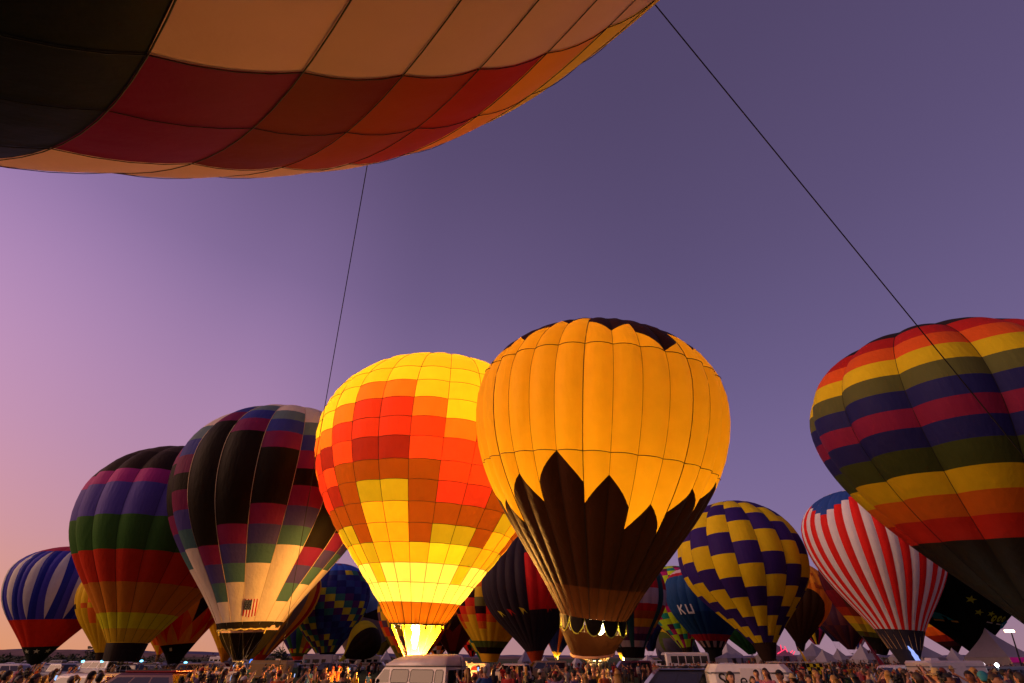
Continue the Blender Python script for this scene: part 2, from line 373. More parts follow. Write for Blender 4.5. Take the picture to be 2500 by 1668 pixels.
def skirt(env,parent,m,h,r1f,m2=None,gap=0.0,a0=0,a1=360,nseg=24,tilt=0.0,rim=None,name='skirt'):
    """frustum of cloth under the mouth; r1f = lower radius / mouth radius"""
    r0=env.P[0][0]*.985; V=[];F=[]
    rows=6
    for j in range(rows+1):
        v=j/rows; r=r0*(1+(r1f-1)*v)
        for i in range(nseg+1):
            p=R_(a0+(a1-a0)*i/nseg); rr=r*(1+.02*math.cos(i*2.1))
            z=-gap-(h-gap)*v-tilt*math.cos(p)*rr*v
            V.append(env.u*(math.cos(p)*rr)+env.v*(math.sin(p)*rr)+env.a*z)
    w=nseg+1
    for j in range(rows):
        for i in range(nseg): F.append((j*w+i,j*w+i+1,(j+1)*w+i+1,(j+1)*w+i))
    mi=None; mats=m
    if m2: mats=[m,m2]; mi=[1 if f//nseg<2 else 0 for f in range(len(F))]
    o=mobj(name,V,F,mats,parent,True,mi)
    if rim:
        mb=MB(); mb.tube([V[rows*w+i] for i in range(w)],rim[1],6,False); mb.build('hoop',rim[0],o,True)
    return o
def basket(parent,env,s=1.0,zb=None,frame=True):
    """wicker basket, uprights, burner frame below the mouth, all relative to the Empty at env.base"""
    c=env.a*(-env.base.z+gz(env.base.x,env.base.y)); c=Vector((0,0,-env.base.z+gz(env.base.x,env.base.y)))
    b=MB(); w,d,h=1.25*s,1.05*s,1.08*s
    for k in range(6): b.box((c.x,c.y,c.z+.06+h*(k+.5)/6),(w*(1-.004*(k%2)),d*(1-.004*(k%2)),h/6*.94),ch=.05*s)
    bk=b.build('basket',M_wicker,parent)
    r=MB(); z=c.z+h+.07
    r.tube([(c.x-w/2,c.y-d/2,z),(c.x+w/2,c.y-d/2,z),(c.x+w/2,c.y+d/2,z),(c.x-w/2,c.y+d/2,z),(c.x-w/2,c.y-d/2,z)],.045*s,6); r.build('rim',M_leather,bk,True)
    top=c.z+2.02*s; u=MB()
    for sx in (-1,1):
        for sy in (-1,1): u.tube([(c.x+sx*w*.45,c.y+sy*d*.45,c.z+h),(c.x+sx*w*.32,c.y+sy*d*.32,top)],.022*s,6)
    u.tube([(c.x-w*.32,c.y-d*.32,top),(c.x+w*.32,c.y-d*.32,top),(c.x+w*.32,c.y+d*.32,top),(c.x-w*.32,c.y+d*.32,top),(c.x-w*.32,c.y-d*.32,top)],.028*s,6)
    u.build('burner_frame',M_metal,parent,True)
    bb=MB()
    for sx in (-.17,.17):
        bb.lathe([(.0,-.32),(.10,-.32),(.13,-.1),(.13,.06),(.10,.08),(.0,.08)],(c.x+sx*s,c.y,top),12)
    bb.build('burner',M_metal,parent,True)
    cb=MB(); r0=env.P[0][0]
    for i in range(12):
        p=2*PI*i/12+.2; q=env.u*(math.cos(p)*r0)+env.v*(math.sin(p)*r0)
        sx=1 if math.cos(p)>0 else -1; sy=1 if math.sin(p)>0 else -1
        cb.tube([q,(c.x+sx*w*.32,c.y+sy*d*.32,top)],.010*s,4)
    tag(cb.build('cable',M_metal,parent,True),kind='stuff')
    return Vector((c.x,c.y,top))
def flame(parent,p0,p1,r,m,name='flame',seed=1):
    rnd=random.Random(seed); p0=Vector(p0);p1=Vector(p1); n=9; pts=[];rr=[]
    L_=(p1-p0).length; t=(p1-p0).normalized(); sx=t.cross(Vector((0,1,0))).normalized(); sy=t.cross(sx)
    for i in range(n+1):
        v=i/n; pts.append(p0+(p1-p0)*v+sx*(rnd.uniform(-1,1)*r*.45*v)+sy*(rnd.uniform(-1,1)*r*.3*v))
        rr.append(r*max(.06,(math.sin(PI*min(1,v*.85+.1))**.8)*(1+rnd.uniform(-.2,.2))))
    return MB().tube(pts,rr,10).build(name,m,parent,True)
def lamp(name,loc,power,color,rad,parent=None):
    l=bpy.data.lights.new(name,'POINT'); l.energy=power; l.color=color; l.shadow_soft_size=rad
    o=bpy.data.objects.new(name,l); col.objects.link(o); o.location=loc; o.parent=parent; return o
def decal(env,parent,t,ph,polys,name='emblem',off=.05,top=False):
    """polys: list of (material, [[(x,y),...],...]) in metres; x to the right as seen, y up"""
    o=env.pt(t,ph); n=env.normal(t,ph); up=(env.pt(t+.01,ph)-env.pt(t-.01,ph)).normalized(); rt=up.cross(n).normalized()
    r=max(.3,env.rh(t)[0]); mats=[];V=[];F=[];mi=[]
    for m,ps in polys:
        if m not in mats: mats.append(m)
        for p in ps:
            p=[(float(a),float(b)) for a,b in p]
            b0=len(V)
            for a,b in p:
                tt=t+b/env.len; rr=max(.3,env.rh(tt)[0]); V.append(env.pt(tt,ph+math.degrees(a/rr),0,off))
            F.append(tuple(range(b0,len(V)))); mi.append(mats.index(m))
    return mobj(name,V,F,mats,parent,False,mi)
def star(r,cx=0,cy=0,rot=0):
    P=[(cx+(r if i%2==0 else r*.4)*math.sin(PI*i/5+rot),cy+(r if i%2==0 else r*.4)*math.cos(PI*i/5+rot)) for i in range(10)]
    return [[(cx,cy),P[i],P[(i+1)%10]] for i in range(10)]
def ell(rx,ry,cx=0,cy=0,n=18,rot=0):
    c,s=math.cos(rot),math.sin(rot)
    return [(cx+rx*math.cos(2*PI*i/n)*c-ry*math.sin(2*PI*i/n)*s,cy+rx*math.cos(2*PI*i/n)*s+ry*math.sin(2*PI*i/n)*c) for i in range(n)]
def bar(x0,y0,x1,y1,w):
    dx,dy=x1-x0,y1-y0; l=math.hypot(dx,dy); nx,ny=-dy/l*w/2,dx/l*w/2
    return [(x0+nx,y0+ny),(x1+nx,y1+ny),(x1-nx,y1-ny),(x0-nx,y0-ny)][::-1]

def balloon(key,label,n,ph0,bounds,color,bul=.04,tape=None,tw=.02,nv=5,puff=0,rings=None,twist=None,group=None,trans=.42,nu=5,tapeoff=.02,rmax=300,gain=1.85):
    """generic envelope: n gores, bounds(g)->[(tl,tr),...] from mouth up, color(g,b)->hex"""
    env=Env(key); root=empty('hot_air_balloon',env.base); tag(root,label,'hot-air balloon',group or 'hot-air balloons on the field'); env.root=root
    st=360/n; cells=[]
    for g in range(n):
        bd=bounds(g); a0=ph0+g*st
        for b in range(len(bd)-1):
            (l0,r0),(l1,r1)=bd[b],bd[b+1]
            if l1-l0<1e-4 and r1-r0<1e-4: continue
            cells.append(((a0,a0+st,l0,l1,r0,r1),color(g,b),env.facing((l0+l1+r0+r1)/4,a0+st/2+(twist((l0+l1)/2) if twist else 0))))
    coll=([],[],[]); many=len(cells)>rmax; k=0
    for q,c,f in cells:
        m=fabric(c,trans,gain=gain) if isinstance(c,str) else c
        span=max(q[3]-q[2],q[5]-q[4])*env.len; nvv=max(2,min(16,int(span/1.0)+1))
        back=many and not f
        if not back: k+=1
        panel(env,root,q,m,bul,nu if not back else 3,nvv,puff,coll if (back or k>300) else None,twist)
    merged('panel',coll,root)
    if tape: tapes(env,root,[ph0+g*st for g in range(n)],tape,tw,[(t,(ph0,st,n),bul,5) for t in (rings or ())],tapeoff,bul,twist)
    return env
def const(*ts): return lambda g:[(t,t) for t in ts]

# ---- A: blue, white spindles
WHITE='cdbfb4'
def build_A():
    env=balloon('A','blue balloon with white spindle stripes above a red band, leftmost in the row',15,-97,lambda g:[(0,0),(.060,.060),(.262,.262)],lambda g,b:('18201c','b02a16')[b],.05)
    root=env.root; blue,pur,wh,red=fabric('222a78'),fabric('3c3a8c'),fabric('c8b4a4'),fabric('8a2030')
    for k in range(15):
        c=-85+24*k
        def w(t): 
            s=(t-.262)/.48; return .05+5.2*max(0,math.sin(PI*min(1,max(0,s))))**.8
        T=lambda v:.262+.48*v
        panel(env,root,lambda u,v:(c-w(T(v))+2*w(T(v))*u,T(v)),wh,.012,4,12)
        panel(env,root,lambda u,v:(c-12+(12-w(T(v)))*u,T(v)),pur,.022,4,10)
        panel(env,root,lambda u,v:(c+w(T(v))+(12-w(T(v)))*u,T(v)),blue,.022,4,10)
        panel(env,root,(c-12,c+12,.742,1,.742,1),red,.04,6,7)
    for ph in (-98.9,-59.8,-18.8,-139): decal(env,root,.030,ph,[(fabric('d8b890'),star(.48))],'star',.06)
    skirt(env,root,fabric('141a18',.15),1.5,.45); basket(root,env)
build_A()
def build_C():
    cs=['b8921e','dcb01c','dd6c20','c8301a','345a26','4c4484','94306c','2a211a','382d22']
    env=balloon('C','rainbow banded balloon with a black top and black skirt, second from the left',18,-88.4,const(0,.048,.105,.216,.331,.446,.556,.609,.712,1),lambda g,b:cs[b],.055,M_black,.012)
    skirt(env,env.root,fabric('1a1410',.1),1.45,.86,gap=.05); basket(env.root,env)
build_C()
def build_D():
    cs=['d6c6b4','4d7070','4c4282','7c2450','1f1811','7a2656','3a4090','667c80','d6c6b4']
    def bd(g):
        s=((g if g<9 else g-18)+1)%4; w=.063+.06*s; T=.642-.056*s
        return [(q,q) for q in (0,w,w+.06,w+.12,w+.18,T,T+.057,T+.113,T+.172,1)]
    env=balloon('D','balloon with tall black, purple and teal gores over a white base, open black scoop beneath',18,-98.9,bd,lambda g,b:fabric(cs[b],gain=1.2 if cs[b]=='d6c6b4' else 1.05),.045,M_tapew,.022)
    root=env.root
    # US flag banner sewn on the lower envelope
    red,wh,navy=fabric('8a1c1c'),fabric('d8c4b0'),fabric('1c2238')
    fl=[]
    W_,H_=.90,1.45
    for i in range(9): 
        x0=-W_/2+W_*i/9; fl.append((red if i%2==0 else wh,[[(x0,-H_/2*(1-abs(i-4)/30)),(x0+W_/9,-H_/2*(1-abs(i-4)/30)),(x0+W_/9,H_/2),(x0,H_/2)]]))
    decal(env,root,.042,-69.5,fl,'flag',.05)
    decal(env,root,.050,-72.2,[(navy,[[(-.28,-.32),(.22,-.32),(.22,.46),(-.28,.46)]])],'flag_canton',.09)
    decal(env,root,.050,-72.2,[(wh,[q for i in range(4) for j in range(5) for q in star(.035,-.22+.11*i+.05*(j%2),-.24+.16*j)])],'flag_stars',.12)
    # scoop: black front band, open front, dark back shell with a pale top
    r0=env.P[0][0]; dk=fabric('17130c',.08); pale=fabric('b09078',.3)
    skirt(env,root,dk,.42,.93,a0=0,a1=360,nseg=36,name='mouth_band')
    V=[];F=[];mi=[]; ns=26; rows=10
    for j in range(rows+1):
        v=j/rows; z=-.10-2.35*v; r=r0*(.93-.64*v**1.5)
        for i in range(ns+1):
            p=R_(-32+244*i/ns); V.append(env.u*(math.cos(p)*r*1.02)+env.v*(math.sin(p)*r)+env.a*z)
    for j in range(rows):
        for i in range(ns): F.append((j*(ns+1)+i,j*(ns+1)+i+1,(j+1)*(ns+1)+i+1,(j+1)*(ns+1)+i)); mi.append(1 if j<2 else 0)
    mobj('scoop',V,F,[dk,pale],root,True,mi)
    mb=MB(); w=ns+1
    edge=[V[j*w+0] for j in range(rows+1)][::-1]
    front=[env.u*(math.cos(R_(a))*r0*.925)+env.v*(math.sin(R_(a))*r0*.925)-env.a*(.50+.05*math.cos(a*.35)) for a in range(-32,-150,-6)]
    mb.tube([V[(rows//3)*w],V[w]]+front+[V[w+ns],V[(rows//3)*w+ns]],.055,5); mb.build('scoop_rim',fabric('d8a050',.2),root,True)
    basket(root,env)
build_D()
def build_E():
    K={'Y':'f8cc28','O':'ec7420','R':'b63420','B':'dd4220','D':'7e221a','N':'80400f','G':'9c921a','A':'f0a41c','P':'f7de72','K':'c9a21c'}  # P: bottom rows made paler, burner overexposure put into the cloth colour
    T=[0,.055,.105,.155,.206,.253,.303,.353,.398,.449,.494,.541,.589,.639,.70,.77,.84,.91,1]
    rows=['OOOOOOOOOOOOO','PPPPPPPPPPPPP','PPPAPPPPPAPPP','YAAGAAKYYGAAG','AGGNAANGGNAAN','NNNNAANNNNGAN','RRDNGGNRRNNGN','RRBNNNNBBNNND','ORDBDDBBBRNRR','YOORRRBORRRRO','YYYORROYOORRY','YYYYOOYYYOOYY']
    mouth_m=fabric('f0881c',.09,gain=1.0)
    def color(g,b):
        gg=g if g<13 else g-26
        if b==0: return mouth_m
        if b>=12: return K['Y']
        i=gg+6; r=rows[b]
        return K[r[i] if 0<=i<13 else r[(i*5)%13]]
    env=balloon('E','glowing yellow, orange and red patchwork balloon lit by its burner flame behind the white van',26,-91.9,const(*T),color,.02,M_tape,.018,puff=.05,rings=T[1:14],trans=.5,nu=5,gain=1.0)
    root=env.root
    r0=env.P[0][0]; cl=fabric('f0b428',.5,gain=1)
    skirt(env,root,cl,1.75,.36,gap=.02,a0=-38,a1=136,nseg=18); skirt(env,root,cl,1.75,.36,gap=.02,a0=166,a1=216,nseg=8)
    mb=MB()
    for i in range(16):
        p=R_(i*22.5+5); mb.tube([env.u*(math.cos(p)*r0)+env.v*(math.sin(p)*r0)+env.a*.35,env.u*(math.cos(p)*r0*.97)+env.v*(math.sin(p)*r0*.97)-env.a*.28],.055,5)
    tag(mb.build('tape_ends',M_black,root),kind='stuff')
    mb=MB(); mb.tube([env.u*(math.cos(2*PI*i/40)*r0*1.005)+env.v*(math.sin(2*PI*i/40)*r0*1.005) for i in range(41)],.05,5); mb.build('mouth_ring',M_black,root,True)
    top=basket(root,env)
    flame(root,env.a*-1.35+Vector((.02,-.35,0)),env.a*.75+Vector((-.05,-.3,0)),.24,M_flame,'flame',4)
    for z,p,rr in ((-1.45,27000,.35),(2.4,640,.6),(6.0,1150,.9),(10.8,4700,1.2)):
        lamp('flame_light',env.a*z,p,(1,.70,.36) if 0<z<3 else (1,.66,.27) if z>0 else (1,.43,.08),rr,root)
build_E()
def build_F():
    pk={0:.384,2:.338,4:.286,6:.338}; ck={0:.724,2:.672,4:.624,6:.672}
    def bd(g):
        if g%2==0: a,b=pk[g%8],pk[g%8]-.066; c,d=ck[g%8],ck[g%8]+.055
        else:
            q=(g+1)%8; a,b=pk[q]-.066,pk[q]; c,d=ck[q]+.055,ck[q]
        return [(0,0),(.075,.075),(a,b),(.384,.384),(.621,.621),(c,d),(1,1)]
    dk=fabric('30170c',.11,gain=1); dk_lit=fabric('46220f',.16,gain=1); ye=fabric('f0a41a',.42,gain=1)  # mouth ring is the petal brown lightened, burner glow put into its colour
    env=balloon('F','golden yellow balloon with dark brown sunflower petals, tallest in the middle of the row',32,-114.9,bd,lambda g,b:(dk_lit,dk,ye,ye,ye,dk)[b],.034,M_tape,.010,rings=(.384,.621))
    root=env.root; r0=env.P[0][0]
    tapes(env,root,[-114.9+22.5*k+11.25 for k in range(0,16,2)],M_tape,.020,rings=((.384,(-114.9,11.25,32),.034,5),(.621,(-114.9,11.25,32),.034,5)),off=.025,bul=.034)
    # scalloped vents between mouth and skirt
    mb=MB(); sv=[];sf=[]
    for i in range(12):
        a0=i*30+8; b=len(sv)
        for k in range(9):
            p=R_(a0+30*k/8); s=math.sin(PI*k/8)**.55
            for z,rr in ((0,1),( -.62*s-.02,.97)): sv.append(env.u*(math.cos(p)*r0*rr)+env.v*(math.sin(p)*r0*rr)+env.a*z)
        for k in range(8): sf.append((b+2*k,b+2*k+2,b+2*k+3,b+2*k+1))
        mb.tube([sv[b+2*k+1] for k in range(9)],.028,4)
    mobj('scallop',sv,sf,fabric('17100b',.02,gain=.8),root)
    mb.build('scallop_trim',fabric('e8b040',.3),root,True)
    sk=skirt(env,root,fabric('34180a',.20,gain=1),1.50,.62,gap=.55,nseg=32,tilt=-.14,rim=(fabric('c88a60',.2),.06))
    # two trim straps and a window slot on the skirt
    decal(env,root,0.0,-100,[(fabric('d8a078',.2),[[(-.22,-1.62),(.22,-1.62),(.22,-1.46),(-.22,-1.46)]])],'skirt_patch',-.36)
    top=basket(root,env,1.0)
    mb=MB()
    for i in range(14):
        p=2*PI*i/14; q=env.u*(math.cos(p)*r0*.62)+env.v*(math.sin(p)*r0*.62)-env.a*(1.48-.14*math.cos(p)*r0*.66)
        e=top+Vector((.3 if math.cos(p)>0 else -.3,.25 if math.sin(p)>0 else -.25,.02)); mb.tube([q,e],.016,5)
    tag(mb.build('skirt_cable',mat('cable_cream','d0a868',.6),root,True),kind='stuff')
    flame(root,env.a*-.80+Vector((.1,-1.0,0)),env.a*-.02+Vector((.12,-1.1,0)),.42,M_flame,'flame',9)
    for z,p,rr in ((-.45,80,.25),(1.0,330,.35),(6.6,2700,1.0)): lamp('flame_light',env.a*z+Vector((.1,-.1,0)),p,(1,.74,.28),rr,root)
    lamp('basket_fill',top+Vector((0,-.1,.25)),45,(1,.58,.22),.15,root)  # added lamp under the hoop, warms basket and crowd like the flame above
build_F()
def build_G():
    cs=['2a241a','2a241a','a5281a','c25a16','cf9a14','333d1c','1f2150','6a1c38','1f2150','4a4f2a','cc9e18','c04a1c','94201c','241c1a']
    env=balloon('G','large rainbow banded balloon with deep bulging gores and a black base at the right edge',12,-145.6,const(0,.11,.2256,.2817,.3354,.3876,.4424,.4879,.5311,.5732,.6157,.662,.712,.775,1),lambda g,b:cs[b],.105,M_black,.018,nu=10)
    skirt(env,env.root,fabric('1a1410',.1),1.0,.8); basket(env.root,env)
build_G()
def build_H():
    def bd(g):
        ph=-133.4+7.5*g; f=abs(((ph+105)/60+1)%2-1); t=.53+.23*(1-f if False else f)
        f=abs((((ph+105)/60)+1)%2-1); t=.60+.22*(1-f)
        return [(0,0),(t,t),(1,1)]
    env=balloon('H','red and white striped balloon with a blue starred crown and a black cone skirt',48,-133.4,bd,lambda g,b:'24407c' if b else ('b4201c','cdb8b4')[g%2],.02,None,nu=4)
    root=env.root
    st=fabric('d8d0d0')
    for ph in range(0,360,24):
        for t in (.80,.88): decal(env,root,t+.02*((ph//24)%2),ph+3,[(st,star(.42))],'star',.06)
    skirt(env,root,fabric('24222a',.12),4.1,.20,gap=0,nseg=30)
    decal(env,root,0.0,-76,[(fabric('c8a468',.2),[[(-.16,-1.55),(.16,-1.55),(.16,-1.05),(-.16,-1.05)]])],'skirt_patch',.02)
    mb=MB(); r0=env.P[0][0]
    for i in range(20):
        p=R_(i*18); mb.tube([env.u*(math.cos(p)*r0*.98)+env.v*(math.sin(p)*r0*.98),env.u*(math.cos(p+.16)*r0*.66)+env.v*(math.sin(p+.16)*r0*.66)-env.a*1.9],.016,4)
    tag(mb.build('cable',mat('cable_cream','d0a868',.6),root,True),kind='stuff')
    top=basket(root,env)
    flame(root,(top.x+.1,top.y-1.55,top.z-.9),(top.x-1.05,top.y-1.9,top.z+1.35),.22,M_bluew,'flame',3)
build_H()
def build_I():
    ye,pu=fabric('c99a16'),fabric('2a1c56')
    def bd(g):
        s=(.519-.05375*g)%.215-.215; e=[0]
        while s<1:
            for q in (s,s+.11):
                if e[-1]+.002<q<.998: e.append(q)
            s+=.215
        return [(q,q) for q in e+[1]]
    def color(g,b):
        bb=bd(g); m=(bb[b][0]+bb[b+1][0])/2; f=(m-(.519-.05375*g))%.215
        return ye if f<.11 else pu
    env=balloon('I','blue and yellow checkered balloon between the sunflower balloon and the striped balloon',16,-117.9,bd,color,.06,M_black,.012)
    skirt(env,env.root,fabric('201510',.12),2.0,.55); basket(env.root,env)
build_I()
def zig(lo,hi,n=2): return lambda g:((lo,hi) if g%2==0 else (hi,lo))
def simple(key,label,n,ph0,bd,color,sk=('1a1410',1.3,.6),bul=.04,bask=True,tape=None):
    env=balloon(key,label,n,ph0,bd,color,bul,tape,.015)
    if sk: skirt(env,env.root,fabric(sk[0],sk[3] if len(sk)>3 else .15),min(sk[1],env.base.z-gz(env.base.x,env.base.y)-1.35) if env.base.z>2.2 else .6,sk[2])
    if bask: basket(env.root,env)
    return env
def build_small():
    for k,(px,py,d,R,tx) in dict(GD=(1836,1597,195,7.5,-.12),GM=(2078,1586,215,7.0,.05),GN=(1588,1590,210,7.2,.06)).items(): FIT[k]=[*at(px,py,d),R,2.06,1.28,.15,.95,tx,0]
    simple('GD','dark green balloon between the KU balloon and checkered balloon',20,-90,const(0,.15,.5,1),lambda g,b:('12301c','1a3a1e','142a18')[(g+b)%3],None)
    simple('GM','small dark plum balloon behind the far striped balloon and tents',18,-90,const(0,.4,1),lambda g,b:('2a1420','3a1a1c')[(g+b)%2],None)
    simple('GN','small navy balloon with an orange gore, left of the olive leaning balloon',18,-90,const(0,.4,1),lambda g,b:'8a4a18' if g%6==2 else '1a1c44',None)
    # B
    def bB(g): return [(0,0),(.03,.03),(.27,.27),(.40,.40),(.44,.44),(.60,.60),(1,1)]
    def cB(g,b):
        if b==0: return 'c8941c'
        if g%4==1 and b in(2,4): return 'c8561c'
        if g%4==2 and b==3: return '241c14'
        if g%4==0 and b==3: return 'c8561c'
        return 'c8941c' if b else 'a8841c'
    simple('B','yellow balloon with orange wedges and a dark skirt, tucked behind the rainbow balloon',24,-117,bB,cB,('241a12',1.3,.55))
    simple('L1','plain mustard yellow balloon directly behind the black scoop',20,-90,const(0,.05,.3,.6,1),lambda g,b:('9a6a14','b8881a','c09020','c09020')[b],('8a5a14',2.0,.25))
    e=simple('L2','yellow balloon with red and grey vertical stripes and a red skirt behind the scoop balloon',24,-79,const(0,.35,.7,1),lambda g,b:('b07c18','8a1c14','b88a1c','5a5148')[(g)%4],('9a2c12',2.1,.34,.3))
    flame(e.root,(-.9,-1.2,-2.2),(-.55,-1.2,-.15),.20,M_blue,'flame',5)
    def bM(g):
        a=zig(.09,.26)(g); b=zig(.20,.40)(g+1); c=zig(.34,.55)(g)
        b=(max(a[0],b[0]),max(a[1],b[1])); c=(max(b[0],c[0]),max(b[1],c[1]))
        return [(0,0),(.075,.075),a,b,c,(.7,.7),(1,1)]
    e=simple('M2','black balloon with red and orange triangles between the rainbow and scoop balloons',20,-98,bM,lambda g,b:('120f0c',('b8691a','c8741c')[g%2],('a81c10','b84a14')[(g//2)%2],'c0701a' if g%3 else '17110d','17110d','a8301a')[b],('140f0d',1.7,.5))
    decal(e,e.root,.035,-84,[(fabric('c89a70'),[[(-.22,-.32),(.22,-.32),(.22,.32),(-.22,.32)]])],'patch',.06)
    simple('M1','small orange and yellow balloon with an olive skirt far behind the rainbow balloon',16,-95,const(0,.12,.2,.35,.6,1),lambda g,b:(('c8a01c','b0541a','c8601a')[(g+b)%3]),('5a4014',1.6,.7))
    simple('N','small balloon with rainbow vertical gores and a red skirt beside the tether rope',20,-104.9,lambda g:[(0,0),(.05,.05),(.10+.02*(g%3),.12),(.5,.5),(1,1)],lambda g,b:('3a4a1c' if b==0 else ('b8a01c','2f5a24','b8a01c','a02818')[g%4] if b==1 else ('9a1c5a','5a2a6a','2a3060','2a5a30','8a6a1a','a03018')[(g+b)%6]),('a8341a',1.9,.25,.3))
    def bK(g): return [(q,q) for q in [0,.06,.115]+[.168+.0515*k for k in range(12)]+[.82,1]]
    def cK(g,b):
        gg=g if g<12 else g-24
        if b<1: return '1c1a1c'
        if b>=14: return ('2c4a9a','4a2a62')[g%2] if b==15 else '2c4a9a'
        if ((b*2+gg)//7)%2==1 and -1<=gg<9: return ('22244e','2a3a66','2a2a5c')[(g+b)%3]
        return ('c4a224','2f5e50','48244e')[(b+gg)%3]
    simple('K','dark blue balloon with yellow, teal and purple checks left of the glowing balloon',24,-82.9,bK,cK,None)
    def bO(g): return [(0,0),(.464,.464),zig(.50,.56)(g),(1,1)]
    e=simple('O','pale mauve balloon with a dark motorcycle picture near its base',24,-75,bO,lambda g,b:('8d766c','2b1820','5a708c')[b],('1a1812',1.2,.7))
    dk,rd=fabric('1c1210',.2),fabric('8a1c18',.25)
    decal(e,e.root,.285,-76,[(dk,[ell(.62,.62,-1.15,-.75),ell(.62,.62,1.1,-.75),bar(-1.1,-.7,.1,-.35,.35),bar(.0,-.35,1.1,-.7,.3),bar(-1.0,-.5,-.6,.35,.14),[(-.5,-.1),(.9,-.05),(1.3,.25),(.9,.3),(.2,.15),(-.4,.3)],bar(-1.7,-1.33,2.6,-1.4,.14)])],'motorcycle_print',.06)
    decal(e,e.root,.285,-76,[(rd,[ell(.3,.42,.2,-.5),bar(-.6,.1,.3,.25,.3)]),(dk,[bar(.75,.2,.45,1.0,.55),bar(.45,.9,-.5,.55,.2),bar(.7,.15,.1,-.2,.26),ell(.26,.28,.3,1.35)])],'rider_print',.09)
    def bP(g): return [(q,q) for q in [0,.05,.12,.20,.278,.331,.40,.444,.52,.6,.7,.8,1]]
    def cP(g,b): return ('6a5a1c','4a4a1c','a8601a','a83018','4a3440','b08a1c','5a5a24')[(b+(g if g<10 else g-20))%7]
    simple('P','multicoloured balloon of red, orange, olive and plum bands mostly hidden behind the glowing balloon',20,-150,bP,cP,('6a3a14',.7,.7))
    simple('Q','balloon with one bright yellow edge and black gores leaning behind the crowd by the van',16,-90,const(0,.2,.5,1),lambda g,b:'e0a01c' if g in(12,13,14) else '21180f',('e8b840',1.4,.3,.45))  # left gores yellow for burner light, the glow put into the cloth colour
    simple('QB','small olive balloon far behind the van roof',16,-90,const(0,.3,.6,1),lambda g,b:('5a5418','6a5a1a','4a4418')[(g+b)%3],None)
    def bR(g):
        gg=(g if g<10 else g-20); s=.06*((gg)%6)
        e=[0,.058,.118]
        for q in (.253,.321,.388,.449,.52,.60,.68,.76,.85):
            q=q+(gg%3)*.063-.02
            if q<.97: e.append(q)
        return [(q,q) for q in e+[1]]
    def cR(g,b): return ('1c1014','3c4a1e','c0921c','b8551a','b0281a','24141a','5a5a2c','c0921c','b8551a','b0281a','24141a','5a5a2c','c0921c')[b]
    simple('R1','checkered balloon of stepped red, gold, green and black panels with a yellow skirt',20,-115,bR,cR,('b8821c',1.2,.72,.3))
    simple('R2','dark brown balloon with an amber zigzag between the glowing balloon and stepped balloon',16,-90,lambda g:[(0,0),zig(.22,.34)(g),zig(.36,.5)(g),(1,1)],lambda g,b:('3a1810','1d120e','a8641c')[b] if g%3 else ('6a2416','2a1610','a8641c')[b],('2a1a12',1.6,.4))
    simple('RS','tiny far balloon with black, white and orange checks behind the van roof',12,-90,const(0,.12,.24,.36,.48,.6,.8,1),lambda g,b:('1a1412','b8a890','b85a1a')[(g+b)%3],None)
    simple('RT','tiny far red and black balloon left of the stepped balloon',12,-90,const(0,.2,.4,.6,1),lambda g,b:('1a1010','a82018')[(g+b)%2],None)
    simple('RG','teal and green balloon mostly hidden behind the stepped balloon',16,-90,const(0,.15,.3,.6,1),lambda g,b:('1c4a40','2f5a2c','b0921c')[(g+b)%3],None)
    red=fabric('b0201e')
    e=simple('J','near black balloon with tall red gores behind the sunflower balloon',28,-96.4,lambda g:[(0,0),(.291,.291),(.642,.642),(1,1)],lambda g,b:red if (g<6 and b==1) else '2a232a',('7a2c14',1.5,.45,.3),.05)
    for ph,c in ((-142,'d8a430'),(-124,'a82820'),(-106,'d8a430'),(-70,'a82820')):
        decal(e,e.root,.292,ph,[(fabric(c),[[(-.35,.6),(.1,-.6),(.25,.1)],[(-.35,.6),(.25,.1),(.75,-.5),(.3,.35)]])],'pennant',.10)
    e=simple('BL','dark blue balloon with orange gores and a lit tilted skirt far behind the basket',20,-90,const(0,.12,.5,1),lambda g,b:('b8561a' if g%5==0 else '1c2244'),('e8902c',1.7,.3,.5))
    flame(e.root,(.3,-.6,-2.3),(0,-.6,-.4),.22,M_flameo,'flame',6); lamp('flame_light',(0,0,-.8),260,(1,.6,.2),.3,e.root)
    e=simple('SD','small black balloon with a glowing orange cone skirt right of the basket',20,-90,const(0,.3,1),lambda g,b:'15100e',('e08420',2.3,.16,.5))
    flame(e.root,(.0,-.7,-2.1),(-.2,-.7,.25),.22,M_flame,'flame',7); lamp('flame_light',(0,0,-.9),330,(1,.6,.2),.3,e.root)
    def bS(g): return [(q,q) for q in (0,.053,.11,.168,.238,.303,.361,.479,.56,.7,1)]
    def cS(g,b):
        if (g-1)%4==0: return '1f3f40'
        return ('8d7f80','42203e','7c4650','b08018','8c431a','981c20','96868c','981c20','5a3a5a','2a3a5a')[b]
    simple('S','balloon with white, red and pink bands and dark teal gores right of sunflower skirt',24,-63,bS,cS,('120e0e',1.6,.8))
    def bT(g): return [(q,q) for q in (0,.02,.08,.143,.35,.66,.70,.76,1)]
    e=simple('T','dark blue balloon with white KU lettering and a red band near its base',24,-105,bT,lambda g,b:('17161a',('8d7468','17131a')[g%2],'8a1c20','173352','1c3a60','8a1c24','a8929a','4a2a5a')[b],('161514',2.0,.72),.05)
    wl=fabric('d8b8ac',.3)
    decal(e,e.root,.372,-144,[(wl,[bar(-1.5,-.95,-1.5,.95,.36),bar(-1.42,-.05,-.35,.95,.34),bar(-1.15,.2,-.3,-.95,.36),bar(.55,-.55,.55,.95,.36),bar(1.7,-.55,1.7,.95,.36),bar(.42,-.72,1.83,-.72,.42)])],'lettering',.10)
    def bU(g): return [(q,q) for q in [0]+[.02+.055*k for k in range(1,16)]+[1]]
